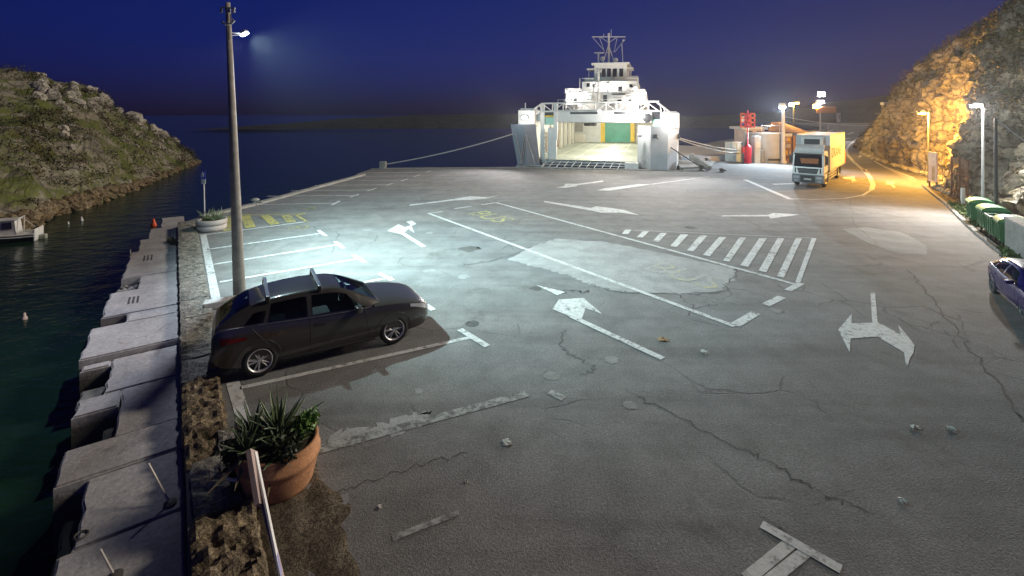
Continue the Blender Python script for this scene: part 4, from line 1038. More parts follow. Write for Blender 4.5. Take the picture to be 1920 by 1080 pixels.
    # door seams, handles, sills, mirrors, lamps, plates, bumper
    for sy in (-1, 1):
        b = B()
        for xa, xb, z0, z1 in ((2.98, 2.90, .27, .93), (1.78, 1.76, .27, .95), (.98, .70, .62, .97)):
            pts = []
            for k in range(9):
                z = z0 + (z1 - z0) * k / 8; x = xa + (xb - xa) * k / 8; pts.append((x + OX, sy * (body_pt(x, z) + .001), z))
            b.tube(pts, .006, 4)
        pts = [(x + OX, sy * (body_pt(x, .27) + .001), .27) for x in (1.1, 1.5, 2.0, 2.5, 2.98)]; b.tube(pts, .006, 4)
        b.obj('door_seam', CARDARK, root)
        for x in (1.12, 1.98):
            B().box((x + OX, sy * (body_pt(x, .84) + .018), .84), (.2, .03, .032), bev=.01, seg=2).obj('door_handle', paint, root)
        b = B(); b.box((2.72 + OX, sy * .955, .985), (.12, .21, .13), Euler((0, 0, sy * -.15)), bev=.035, seg=3); b.box((2.76 + OX, sy * .85, .95), (.06, .12, .03)); b.obj('mirror', paint, root, auto=40)
        pts = [(x + OX, sy * (S(WB, x) + .012), S(BELT, x) + .004) for x in (.8, 1.2, 1.6, 2.0, 2.4, 2.8, 3.02)]; B().tube(pts, .008, 5).obj('window_trim', CHROME, root)
        b = B(); rows = []
        for i in range(8):
            x = .15 + .45 * i / 7; rows.append([(x + OX, sy * (body_pt(x, z) + .006), z) for z in (.74 + .06 * i / 7, .80, .88 - .04 * i / 7)])
        b.grid(rows); b.obj('tail_lamp', RED, root, smooth=True)
        b = B(); rows = []
        for i in range(8):
            x = 3.92 + .46 * i / 7; zb = S(BELT, x); rows.append([(x + OX, sy * (body_pt(x, z) + .006), z) for z in (zb - .12 + .05 * (1 - i / 7), zb - .07, zb - .015)])
        b.grid(rows); b.obj('headlight', CLEAR, root, smooth=True)
        b = B()
        for wx in (.83, 3.53):
            for rr in (.392,):
                pts = []
                for k in range(15):
                    a = R(-8) + (math.pi + R(16)) * k / 14; x = wx + rr * math.cos(a); z = .335 + rr * math.sin(a); pts.append((x + OX, sy * (body_pt(min(max(x, .05), 4.4), max(z, .24)) - .006), z))
                b.tube(pts, .018, 5)
        b.obj('arch_lip', paint, root)
        pts = [(x + OX, sy * (body_pt(x, .245)), .235) for x in (1.25, 1.8, 2.4, 3.1)]; B().tube(pts, .03, 6).obj('sill', CARDARK, root)
    b = B(); rows = []
    for x, z0, z1 in ((4.474, .36, .56),):
        for k in range(5): z = z0 + (z1 - z0) * k / 4; rows.append([(4.40 + .075 * math.cos(u * 1.2) + OX, u * .5, z) for u in [-1 + .2 * i for i in range(11)]])
    b.grid(rows); b.obj('grille', CARDARK, root)
    B().box((4.485 + OX, 0, .44), (.012, .5, .11)).obj('number_plate', FW, root); B().box((-.012 + OX, 0, .72), (.012, .5, .11)).obj('number_plate', FW, root)
    B().box((.02 + OX, 0, .36), (.09, 1.3, .16), bev=.03, seg=2).obj('rear_valance', CARDARK, root)
    if bars:
        for x in (.98, 1.98):
            z = S(TOP, x); bar = B().box((x + OX, 0, z + .075), (.075, 1.32, .032), bev=.012, seg=2).obj('roof_bar', CHROME, root)
            for sy in (-1, 1): B().box((x + OX, sy * .60, z + .005), (.09, .07, .13), bev=.015).obj('foot', CARDARK, bar)
    return root
rw, fw = G(487, 703), G(739, 642)
hd = math.atan2(fw.y - rw.y, fw.x - rw.x)
left = Vector((-math.sin(hd), math.cos(hd), 0))
BLACK = car_paint('black_car_paint', (.045, .041, .037)); BLUE = car_paint('dark_blue_car_paint', (.003, .003, .085), .01, .05)
make_car('parked_car', 'black hatchback with two roof bars parked across the bay beside the utility pole', rw + left * .78, hd, BLACK, True)
b1, b2 = G(1868, 551), G(1912, 590)
hd = math.atan2(b2.y - b1.y, b2.x - b1.x); left = Vector((-math.sin(hd), math.cos(hd), 0))
bc = make_car('parked_car', 'dark blue car parked by the concrete wall, cut off by the picture edge', b1 + left * .62 + Vector((math.cos(hd), math.sin(hd), 0)) * -.05, hd, BLUE, False, None, RIMD); bc.scale = (.8, .8, .78)

# ------------------------------------------------------------------ refrigerated lorry
LW = plain('lorry_white_paint', (.82, .82, .81), .35, 0, .08, 2, .05, .4); BOXW = plain('cargo_box_panel', (.50, .52, .55), .5, 0, .07, 1, .05)
LGREY = plain('lorry_bumper_grey', (.16, .18, .21), .5, 0, .15, 4, .1)
fdir = Vector((-.66, -.75, 0)); frz = math.atan2(fdir.y, fdir.x)
lp = G(1549, 350.5)
lorry = thing('lorry', 'white refrigerated lorry with dark lettering on its cargo box, parked facing the camera', 'lorry', lp + Vector((-math.sin(frz), math.cos(frz), 0)) * -.96, frz); lorry.scale = (1, .82, 1)
# local: +x forward (nose at x = .95), y to its left, axle 1 at x = 0
def lb(n, mat, a, c, bev=.02, p=None): return B().bounds(a, c, bev=bev, seg=2).obj(n, mat, p or lorry)
b = B(); prof = [(-.75, .55), (.95, .55), (1.0, 1.15), (.97, 1.4), (.80, 2.35), (.55, 2.52), (-.75, 2.52)]
fr_ = [b.m.verts.new((x, 1.17, z)) for x, z in prof]; bk = [b.m.verts.new((x, -1.17, z)) for x, z in prof]
b.m.faces.new(fr_); b.m.faces.new(bk[::-1])
for i in range(len(prof)): j = (i + 1) % len(prof); b.m.faces.new((fr_[i], bk[i], bk[j], fr_[j]))
bmesh.ops.recalc_face_normals(b.m, faces=b.m.faces); bmesh.ops.bevel(b.m, geom=list(b.m.edges), offset=.05, segments=2, affect='EDGES')
cab = b.obj('cab', LW, lorry, auto=40)
b = B(); b.quad([(.985, 1.06, 1.43), (.985, -1.06, 1.43), (.825, -1.0, 2.28), (.825, 1.0, 2.28)]); b.obj('windscreen', CARGLASS, lorry)
for sy in (-1, 1): b = B(); b.quad([(.65, sy * 1.176, 1.5), (-.15, sy * 1.176, 1.5), (-.15, sy * 1.176, 2.2), (.52, sy * 1.176, 2.2)]); b.obj('cab_window', CARGLASS, lorry)
# dashboard and warm curtain seen through the windscreen are built on the glass plane as a sun_strip
b = B(); b.quad([(.835, .98, 2.19), (.835, -.98, 2.19), (.82, -.96, 2.29), (.82, .96, 2.29)]); b.obj('sun_strip', LGREY, lorry)
b = B(); b.quad([(.935, .75, 1.68), (.935, -.5, 1.68), (.872, -.6, 2.03), (.872, .8, 2.03)])
for v in b.m.verts: v.co.x += .012
b.obj('windscreen_curtain', plain('orange_curtain', (.40, .15, .06), .8), lorry)
g = B(); g.quad([(1.008, .66, .97), (1.008, -.66, .97), (.992, -.82, 1.34), (.992, .82, 1.34)])
for v in g.m.verts: v.co.x += .01
gr = g.obj('grille', DARKM, lorry)
for k in range(3): lb('grille_slat', LGREY, (1.005, -.7, 1.03 + k * .09), (1.03, .7, 1.06 + k * .09), .005, gr)
for sy in (-1, 1): lb('air_deflector', DARKM, (.96, sy * .93 - .05, 1.0), (1.005, sy * .93 + .05, 1.36))
lb('bumper', LGREY, (.55, -1.19, .30), (1.05, 1.19, .90), .06)
for sy in (-1, 1):
    lb('headlight', CLEAR, (1.04, sy * .86 - .22, .60), (1.062, sy * .86 + .22, .78)); lb('fog_lamp', CLEAR, (1.04, sy * .86 - .16, .40), (1.06, sy * .86 + .16, .50))
lb('number_plate', FW, (1.045, -.28, .52), (1.062, .28, .63)); lb('lower_intake', DARKM, (1.04, -.55, .36), (1.056, .55, .84), .01)
lb('visor', DARKM, (.78, -1.05, 2.30), (1.0, 1.05, 2.38)); 
b = B(); b.grid([[(.60, -1.1, 2.52), (.60, 1.1, 2.52)], [(.45, -1.1, 2.72), (.45, 1.1, 2.72)], [(-.2, -1.05, 2.98), (-.2, 1.05, 2.98)]]); o = b.obj('roof_deflector', LW, lorry); m = o.modifiers.new('t', 'SOLIDIFY'); m.thickness = .06
for sy in (-1, 1): lb('wing_mirror', DARKM, (.72, sy * 1.38 - .1, 1.62), (.84, sy * 1.38 + .1, 2.22), .03); lb('mirror_arm', DARKM, (.74, sy * 1.22 - .12, 2.22), (.80, sy * 1.22 + .14, 2.27))
BX0, BX1, BZ0, BZ1 = -8.6, -1.0, 1.05, 3.62
box = lb('cargo_box', BOXW, (BX0, -1.27, BZ0), (BX1, 1.27, BZ1), .03)
b = B()
for sy in (-1, 1):
    for z in (BZ0, BZ1): b.bounds((BX0 - .01, sy * 1.275 - .03, z - .05), (BX1 + .01, sy * 1.275 + .03, z + .05))
    for x in (BX0, BX1): b.bounds((x - .04, sy * 1.275 - .03, BZ0), (x + .04, sy * 1.275 + .03, BZ1))
b.obj('edge_rail', STEEL, lorry)
fu = lb('fridge_unit', FW, (-1.0, -.85, 2.75), (-.55, .85, 3.5), .06); lb('fridge_vent', DARKM, (-.56, -.6, 2.95), (-.53, .6, 3.35), .02, fu)
cu = bpy.data.curves.new('box_lettering', 'FONT'); cu.body = 'DRANE'; cu.size = 1.0; cu.align_x = 'CENTER'; cu.align_y = 'CENTER'; cu.extrude = .004; cu.materials.append(plain('lettering_brown', (.05, .03, .02), .6))
o = text_obj('box_lettering', cu); o.parent = lorry; o.location = (-4.2, 1.276, 2.25); o.rotation_euler = (R(90), 0, R(180)); o.scale = (1.45, 1.0, 1)
lb('chassis', DARKM, (-8.4, -.45, .62), (.4, .45, .95)); lb('rear_bumper', LGREY, (-8.62, -1.15, .45), (-8.5, 1.15, .62))
for sy in (-1, 1):
    for k in range(3): lb('side_guard', STEEL, (-4.6, sy * 1.2 - .02, .42 + k * .2), (-.75, sy * 1.2 + .02, .54 + k * .2), .01)
    lb('mudguard', DARKM, (-.62, sy * 1.18 - .03, .3), (-.56, sy * 1.18 + .03, .95)); lb('mudguard', DARKM, (-6.9, sy * 1.0 - .2, .35), (-6.84, sy * 1.0 + .2, .95))
    lb('cab_step', DARKM, (-.5, sy * 1.1 - .08, .35), (.5, sy * 1.1 + .08, .55), .02)
lb('side_locker', LGREY, (-3.4, .7, .45), (-2.3, 1.16, .95), .03)
bb = B(); bb.lathe([(0, -.1), (.27, -.12), (.3, -.14), (.45, -.15), (.5, -.1), (.5, .1), (.45, .15), (.3, .14), (.27, .1), (.12, .06), (.1, .12), (0, .12)], n=28, M=Matrix.Rotation(R(90), 4, 'X')); LWH = bb.mesh('lorry_wheel', True); LWH.materials.append(TYRE)
bb = B(); bb.lathe([(0, .1), (.1, .1), (.12, .05), (.25, .08), (.28, .13)], n=24, M=Matrix.Rotation(R(90), 4, 'X')); LHB = bb.mesh('hub', True); LHB.materials.append(STEEL)
for x in (0, -5.9):
    for sy in (-1, 1):
        w = link('wheel', LWH, None, lorry, (x, sy * 1.02, .5)); w.rotation_euler = (0, 0, 0 if sy < 0 else math.pi); link('hub', LHB, None, w)
for sy in (-1, 1): lb('wheel_arch', LGREY, (-.62, sy * 1.08 - .12, .92), (.62, sy * 1.08 + .12, 1.05), .04)

# ------------------------------------------------------------------ utility pole with its floodlight
WOOD = plain('weathered_pole_wood', (.34, .315, .28), .85, 0, .3, 3, .6)
pb = Vector((-7.35, 13.5, 0)); ptop = P(427, 5, 13.5)
pb = G(450, 556)
pd = pb.y; ptop = P(427, 5, pd)
pole = thing('utility_pole', 'tall leaning wooden utility pole with a small floodlight, behind the black hatchback', 'utility pole', pb)
L = ptop - pb
B().tube([Vector((0, 0, -.3)), L * .5, L], [.17, .112, .064], 14).obj('shaft', WOOD, pole, smooth=True)
def at(z): return L * (z / L.z)
zz = lambda py: (H - (py - YH) * pd / F)
b = B(); c = at(zz(17)); b.tube([c + Vector((-.14, -.1, .02)), c + Vector((.26, -.1, 0))], .025, 6)
for dx in (-.13, .1, .22): b.tube([c + Vector((dx, -.1, 0)), c + Vector((dx, -.1, -.12))], [.03, .045], 6)
b.obj('insulator_arm', STEEL, pole)
c = at(zz(47)); b = B(); b.tube([c + Vector((-.12, -.1, .07)), c + Vector((0, -.16, -.02)), c + Vector((.17, -.12, .03)), c + Vector((.22, -.1, .1)), c + Vector((.16, -.1, .14))], .03, 6); b.obj('cable_bracket', STEEL, pole)
b = B(); b.tube([at(zz(45)) + Vector((.13, -.12, 0)), at(zz(30)) + Vector((.13, -.12, 0)), at(zz(22)) + Vector((.2, -.1, 0))], .012, 5); b.tube([at(zz(50)) + Vector((.08, -.12, 0)), at(zz(76)) + Vector((.07, -.13, 0))], .014, 5); b.obj('cable', CARDARK, pole)
c = at(zz(66)); e = P(456, 61, pd + 1.2) - pb
b = B(); b.tube([c + Vector((.05, -.08, .06)), e + Vector((-.08, 0, -.02))], .018, 6); b.tube([c + Vector((.05, -.08, -.03)), e + Vector((0, 0, -.06))], .018, 6); b.obj('lamp_arm', STEEL, pole)
fl = B().box(e, (.26, .22, .08), Euler((0, R(-28), 0)), bev=.02).obj('floodlight', STEEL, pole)
B().box(e + Vector((.03, .02, -.055)), (.2, .17, .02), Euler((0, R(-28), 0))).obj('lens', LAMPC, fl)
FLOOD = pb + e
lamp('pole_flood', FLOOD + Vector((.2, .05, -.16)), 15500, (.66, .95, .98), .12, 158, FLOOD + Vector((7.5, 6.5, -6.0)), 1.0)
lamp('pole_flood_spill', FLOOD + Vector((.05, .05, -.16)), 1700, (.80, .85, 1.0), .12, 100, FLOOD + Vector((-3.6, -4.6, -7.7)), 1.0)

# ------------------------------------------------------------------ street lamps and masts
GALV = plain('lamp_post_galvanised', (.40, .41, .42), .5, .5, .12, 3, .1); OLIVE = plain('lamp_post_green', (.12, .13, .09), .6, .2, .2, 3, .1)
def street_lamp(label, px, pyb, pytop, r, mat, glowm, head, power, col, arm=0.0, d=None, group=None, spot=None, tgt=None):
    base_ = G(px, pyb); d = base_.y; z = P(px, pytop, d).z
    t = thing('street_lamp', label, 'street lamp', base_, 0, group)
    b = B(); b.tube([(0, 0, 0), (0, 0, .25), (0, 0, .26), (0, 0, z)], [r * 1.5, r * 1.5, r, r * .65], 12); b.obj('post', mat, t, smooth=False)
    if arm: B().tube([(0, 0, z - .12), (arm * .5, 0, z - .02), (arm, 0, z)], r * .5, 6).obj('arm', mat, t)
    h = B().box((arm * 1.15, 0, z), head, Euler((0, 0, 0)), bev=min(head) * .25).obj('lamp_head', mat, t)
    B().box((arm * 1.15, -.02, z - head[2] * .5 - .02), (head[0] * .8, head[1] * .85, head[2] * .6), bev=.015).obj('lens', glowm, h)
    lp_ = base_ + Vector((arm * 1.15, -.1, z - head[2] * .5 - .22)); lamp('lamp_light', lp_, power, col, .18, spot, tgt)
    return t, base_, z
street_lamp('sodium street lamp glowing orange against the cliff behind the pale sign board', 1741, 343, 210, .07, OLIVE, LAMPO, (.5, .28, .2), 7600, (1, .48, .07), -.45)
street_lamp('tall post with a white lamp standing behind the green waste bins', 1843, 404, 197, .075, GALV, LAMPC, (.5, .3, .12), 4500, (.95, .95, .92), -.32, spot=170, tgt=(16, 15, 0)); lamp('lamp_spill', G(1843, 404) + Vector((-.5, -.15, 5.7)), 1500, (.95, .93, .86), .18)
t, b0, z0 = street_lamp('thick pale lamp post in front of the white tank with a blue-white lamp', 1468.5, 306, 197, .22, FW, LAMPC, (.6, .5, .4), 17000, (.72, .87, 1.0), -.1, spot=150, tgt=(8, 30, 0))
t, b1_, z1 = street_lamp('thin mast with an orange sodium lamp over the tiled canopy', 1487.5, 290, 191, .1, OLIVE, LAMPO, (.55, .4, .3), 3200, (1, .55, .10), .35)
B().box((-.35, -.1, z1 - .35), (.4, .3, .35), bev=.06).obj('second_lens', LAMPW, t)
t, b2_, z2 = street_lamp('white mast behind the lorry carrying three floodlights', 1538, 262, 190, .16, FW, LAMPW, (1.6, .6, .5), 12000, (1, .95, .97), 0, spot=160, tgt=(18, 36, 0))
B().box((.2, 0, z2 + 1.4), (1.2, .6, .9), bev=.1).obj('upper_floodlight', LAMPW, t); B().box((-1.0, -.3, z2 - 1.0), (1.1, .5, .8), bev=.1).obj('orange_floodlight', LAMPO, t)
B().bounds((-.9, -.4, z2 - 2.3), (2.9, -.1, z2 - 1.1), bev=.05).obj('advert_panel', plain('orange_panel', (.6, .25, .05), .5), t)
dp = thing('dark_pole', 'dark pole without a lamp between the waste bins and the pale rock', 'pole', G(1868, 424))
B().tube([(0, 0, -.3), (-.03, 0, P(1866, 222, G(1868, 424).y).z)], [.085, .06], 10).obj('shaft', plain('dark_pole_paint', (.05, .045, .05), .6), dp)

# ------------------------------------------------------------------ harbour buildings
KZ = G(1440, 306).y
K = lambda px, py, d=KZ: P(px, py, d)
def kbox(nm, mat, px0, py0, px1, py1, d, dep, parent, org, bev=.03):
    a, c = P(px0, py1, d), P(px1, py0, d); return B().bounds((a.x - org.x, d - org.y, max(a.z, 0) - org.z), (c.x - org.x, d + dep - org.y, c.z - org.z), bev=bev).obj(nm, mat, parent)
WALLW = plain('rendered_wall', (.68, .66, .62), .8, 0, .12, 1.5, .3); PINKW = plain('pink_render', (.66, .52, .46), .8, 0, .15, 1.5, .3); BLUEW = plain('pale_blue_grp', (.55, .66, .68), .6, 0, .1, 2, .1)
o0 = G(1450, 305.5); tank = thing('storage_tank', 'round cream storage tank behind the thick pale lamp post', 'tank', o0 + Vector((0, 1.5, 0)))
zt = K(1450, 252).z; B().lathe([(0, 0), (1.62, 0), (1.62, zt), (1.68, zt), (1.68, zt + .12), (1.5, zt + .14), (0, zt + .2)], n=40).obj('shell', WALLW, tank, auto=40)
b = B(); b.tube([(-1.2, -1.4, zt), (-1.2, -1.4, zt + .9)], .03, 5); b.tube([(.6, -1.6, zt), (.6, -1.6, zt + .9)], .03, 5); b.tube([(-1.2, -1.4, zt + .9), (.6, -1.6, zt + .9)], .025, 5); b.obj('top_railing', STEEL, tank)
B().box((0, -1.66, .35), (1.3, .05, .2)).obj('nameplate', DARKM, tank)
o1 = G(1415, 303); booth = thing('harbour_booth', 'narrow pink and white harbour booth with a flat roof behind the red light column', 'booth', o1 + Vector((0, 1.2, 0)))
oo = o1 + Vector((0, 1.2, 0)); kbox('wall', PINKW, 1397, 243, 1434, 306, oo.y, 2.6, booth, oo); kbox('flat_roof', FW, 1392, 238, 1440, 243, oo.y - .3, 3.2, booth, oo)
kbox('front_panel', WALLW, 1396, 247, 1404, 306, oo.y - .06, .05, booth, oo)
for px in (1404, 1419, 1425): kbox('window', GLASS, px, 245.5, px + (7 if px < 1410 else 4.5), 249.5, oo.y - .05, .04, booth, oo, .005)
kbox('door', plain('booth_door', (.5, .2, .2), .6), 1405, 256, 1412, 282, oo.y - .06, .05, booth, oo)
o2 = G(1385, 303.5); shed = thing('white_shed', 'low white curved shed left of the red light column', 'shed', o2)
shed['label'] = 'low white ribbed shed beside the red light column'
b = B(); zs = P(1385, 267, o2.y).z; w = 17 * o2.y / F
rows = [[(-w * math.cos(a) - .1, .9 - w * .75 * math.sin(a), 0), (-w * math.cos(a) - .1, .9 - w * .75 * math.sin(a), zs)] for a in [math.pi * k / 14 for k in range(15)]]
b.grid(rows); b.poly([r_[1] for r_ in rows]); b.obj('shell', BLUEW, shed, recalc=True)
b = B()
for k in range(1, 14, 2): a = math.pi * k / 14; b.tube([(-w * 1.01 * math.cos(a) - .1, .9 - w * .76 * math.sin(a), 0), (-w * 1.01 * math.cos(a) - .1, .9 - w * .76 * math.sin(a), zs)], .035, 5)
b.tube([(-w * 1.02 * math.cos(math.pi * k / 14) - .1, .9 - w * .77 * math.sin(math.pi * k / 14), zs) for k in range(15)], .06, 5); b.obj('rib', FW, shed)
o3 = G(1402, 306.5); red = thing('harbour_light', 'red harbour light column with a lattice daymark on top', 'harbour light', o3)
REDP = plain('red_signal_paint', (.50, .010, .035), .45, 0, .12, 2, .05)
z1 = P(1402, 274, o3.y).z; z2_ = P(1402, 238, o3.y).z; z3 = P(1402, 213, o3.y).z
B().lathe([(0, 0), (.36, 0), (.36, z1 - .15), (.3, z1), (.12, z1 + .15), (.06, z1 + .2), (.06, z3 + .35), (0, z3 + .35)], n=20).obj('column', REDP, red, auto=40)
b = B()
for k in range(4): zz_ = z2_ + (z3 - z2_) * k / 3; b.box((0, 0, zz_), (1.5, .06, .13)); b.box((0, 0, zz_), (.06, 1.3, .13))
for x in (-.72, -.24, .24, .72): b.box((x, 0, (z2_ + z3) / 2), (.1, .06, z3 - z2_ + .1)); b.box((0, x * .9, (z2_ + z3) / 2), (.06, .1, z3 - z2_ + .1))
b.obj('lattice_daymark', REDP, red)
kbox('access_box', REDP, 1393, 276, 1397, 287, o3.y - .1, .3, red, o3)
o4 = G(1419, 306); cab4 = thing('meter_cabinet', 'grey meter cabinet with a white notice in front of the pink booth', 'cabinet', o4)
kbox('case', plain('cabinet_grey', (.45, .52, .54), .6), 1415, 255, 1426, 306, o4.y, .8, cab4, o4); kbox('notice', FW, 1418, 266, 1426, 277, o4.y - .04, .03, cab4, o4, .004); kbox('side_case', plain('cabinet_dark', (.2, .2, .19), .6), 1427, 282, 1434, 306, o4.y + .1, .7, cab4, o4)
o5 = G(1423.5, 304); flag = thing('flagpole', 'white flagpole with a small blue and white flag above the booth', 'flagpole', o5)
zf = P(1423, 211, o5.y).z; B().tube([(0, 2.5, 0), (0, 2.5, zf)], .06, 6).obj('pole', FW, flag)
rows = [[(-.05 - .75 * k / 8, 2.5 + .07 * math.sin(k * 1.2), z_ - .35 * k / 8) for k in range(9)] for z_ in (zf - .2, zf - .8)]; b = B(); b.grid(rows); b.obj('flag', FW, flag)
rows = [[(-.05 - .75 * k / 8, 2.5 + .07 * math.sin(k * 1.2), z_ - .35 * k / 8) for k in range(9)] for z_ in (zf - .81, zf - 1.15)]; b = B(); b.grid(rows); b.obj('flag_band', plain('flag_blue', (.03, .06, .4), .7), flag)
o6 = G(1480, 303); stall = thing('ticket_stall', 'open wooden ticket stall with lit orange shelves beside the lorry', 'stall', o6)
WOODO = plain('orange_wood', (.42, .22, .08), .7, 0, .25, 3, .3)
kbox('back_panel', WOODO, 1471, 254, 1492, 304, o6.y + 1.0, .1, stall, o6)
for py in (256, 267, 279, 291, 302): kbox('shelf', WOODO, 1471, py - 1, 1491, py + 1, o6.y, 1.0, stall, o6, .005)
kbox('side_post', DARKM, 1485, 251, 1487.5, 304, o6.y - .05, .15, stall, o6); kbox('top_board', FW, 1471, 250.5, 1487, 256, o6.y - .05, .08, stall, o6)
for i, (px, py) in enumerate(((1474, 264), (1478, 264), (1475, 276), (1480, 288), (1474, 288), (1479, 276))): kbox('goods', (PINKW, YEL, CREAM)[i % 3], px, py - 6, px + 3.5, py + 1, o6.y + .2, .4, stall, o6, .01)
o7 = G(1472, 296) + Vector((0, 2, 0)); can = thing('tiled_canopy', 'canopy with a low hipped tile roof behind the storage tank', 'canopy', o7)
TILE = plain('roof_tile_clay', (.36, .20, .12), .8, 0, .3, 3, .3)
dC = o7.y; a, m_, c_ = P(1432, 240, dC), P(1466, 230, dC), P(1512, 250, dC)
b = B(); ridge_z = P(1466, 230, dC).z; ev_z = P(1466, 245, dC).z; x0, x1 = P(1430, 240, dC).x - o7.x, P(1514, 250, dC).x - o7.x; xm = P(1466, 230, dC).x - o7.x
b.grid([[(x0, -1.2, ev_z), (x1, -1.2, ev_z - .4)], [(xm - .6, 1.2, ridge_z), (xm + .6, 1.2, ridge_z)], [(x0, 3.6, ev_z), (x1, 3.6, ev_z)]]); b.obj('roof', TILE, can)
n = 22; e_w = (x1 - x0) / n
bb = B(); bb.tube([(0, -1.25, 0), (0, 1.2, 0)], .07, 5); 
for k in range(n):
    xa = x0 + e_w * (k + .5); t_ = (k + .5) / n; xb = xm - .6 + 1.2 * t_; B().tube([(xa, -1.22, ev_z + .03 - .4 * t_), (xb, 1.2, ridge_z + .03)], [.08, .05], 5).obj('tile', TILE, can)
b = B()
for x in (x0 + .3, x1 - .3): b.tube([(x, -1, 0), (x, -1, ev_z - .1)], .08, 6)
b.obj('canopy_post', FW, can)
for px, py0, py1, nm, lab, shape in ((1553, 233, 250, 'warning_sign', 'white triangular road sign beyond the lorry', 3), (1571, 212, 250, 'road_sign', 'white rectangular sign panel on a post beyond the lorry', 4)):
    g_ = G(px, 254); s_ = thing(nm, lab, 'road sign', g_); d_ = g_.y
    zt_ = P(px, py0, d_).z; B().tube([(0, 0, 0), (0, 0, zt_)], .08, 6).obj('post', FW, s_)
    if shape == 3: w_ = 4.5 * d_ / F; b = B(); b.m.faces.new([b.m.verts.new(p) for p in ((-w_, -.1, zt_ - w_ * 1.8), (w_, -.1, zt_ - w_ * 1.8), (0, -.1, zt_))]); o = b.obj('panel', FW, s_); o.modifiers.new('t', 'SOLIDIFY').thickness = .05
    else: w_ = 4 * d_ / F; B().bounds((-w_, -.15, zt_ - 16 * d_ / F), (w_, -.09, zt_), bev=.02).obj('panel', FW, s_); B().bounds((w_ * .3, -.17, zt_ - 12 * d_ / F), (w_ * .6, -.155, zt_ - 4 * d_ / F)).obj('pictogram', DARKM, s_)
o8 = G(1588, 305); o8 = P(1583, 300, 42); rs = thing('red_sign', 'small red sign behind the lorry cargo box', 'sign', (G(1581, 330).x, G(1581, 330).y, 0))
gx = G(1581, 330)
B().bounds((-.1, .8, 1.0), (.75, .86, 2.1), bev=.01).obj('panel', plain('red_sign_paint', (.55, .08, .02), .5), rs); B().bounds((.1, .77, 1.1), (.5, .795, 1.4)).obj('emblem', FW, rs); B().tube([(.33, .85, 0), (.33, .85, 1.1)], .04, 6).obj('post', STEEL, rs)
# pale quay stage beside the ferry and its sloping fender beam
stg = thing('landing_stage', 'pale concrete landing stage beside the ferry', 'landing stage', (0, 0, 0))
a, c, e_, g_ = G(1279, 318), G(1322, 316), G(1395, 300), G(1276, 289)
B().prism([(a.x, a.y + .3), (c.x + .4, c.y + .3), (c.x + 3.2, c.y + 5.5), (a.x + 3.0, a.y + 12)], -.5, .16).obj('slab', CONC2, stg)
B().prism([(18.4, 52), (24, 53), (28, 66), (24, 70.5), (20.5, 60)], -.5, .55).obj('raised_slab', FLG, stg)
b = B(); b.tube([P(1296, 292, 45.5), P(1330, 316, 43.5)], .28, 6); b.obj('fender_beam', CONC2, stg)

# ------------------------------------------------------------------ mooring lines and bollards
ROPE = plain('mooring_rope', (.42, .40, .36), .9, 0, .2, 10, .4); DROPE = plain('dark_rope', (.04, .035, .03), .9, 0, .2, 10, .4); IRON = plain('bollard_iron', (.10, .09, .08), .6, .3, .3, 6, .3)
def rope(label, a, c, r, sag, mat, cat='mooring line'):
    a, c = Vector(a), Vector(c); pts = []
    for i in range(25): t = i / 24; p = a.lerp(c, t); p.z -= sag * 4 * t * (1 - t); pts.append(p)
    return tag(B().tube(pts, r, 6).obj('mooring_line', mat), label, cat)
rope('pale mooring line from the cube bollard to the blue-grey bow door', G(722, 316) + Vector((0, 0, .4)), flw(962, 251, -1.0), .055, .25, ROPE)
rope('dark mooring line running down from the pale bow door to the quay', flw(1228, 256, -.75), G(1311, 318) + Vector((0, 0, .35)), .05, .05, DROPE)
rope('upper mooring line from the ferry side to the white shed', flw(1272, 258, 1.2), K(1392, 282, 52), .045, .2, ROPE)
rope('lower mooring line from the ferry side to the white shed', flw(1273, 261, 1.2), K(1390, 288, 52), .045, .25, ROPE)
rope('slack rope hanging in a loop over the edge of the ledge', Vector((*uv(17.0, 1.5), -.18)), Vector((*uv(17.9, 1.6), -.2)), .02, .55, ROPE, 'rope')
for i, (px, py, lab, h) in enumerate(((718, 316.5, 'square pale bollard at the corner of the quay', .5), (1314, 320, 'iron bollard holding the dark mooring line', .45), (1353, 323, 'low iron bollard alone on the apron', .3), (478, 383.5, 'pale bollard on the kerb beyond the utility pole', .3), (1325, 304, 'iron bollard on the landing stage', .4))):
    g_ = G(px, py); t = thing('bollard', lab, 'bollard', g_)
    m_ = CONC2 if i in (0, 3) else IRON
    if i == 0: B().box((0, 0, .35), (.62, .5, .7), bev=.08, seg=2).obj('block', m_, t)
    else:
        B().lathe([(0, 0), (.26, 0), (.26, .04), (.15, .08), (.14, h * .7), (.24, h * .8), (.24, h), (.12, h + .06), (0, h + .07)], n=16).obj('post', m_, t, auto=40)
        B().box((.18, 0, h * .5), (.5, .14, .1), bev=.03).obj('horn', m_, t)

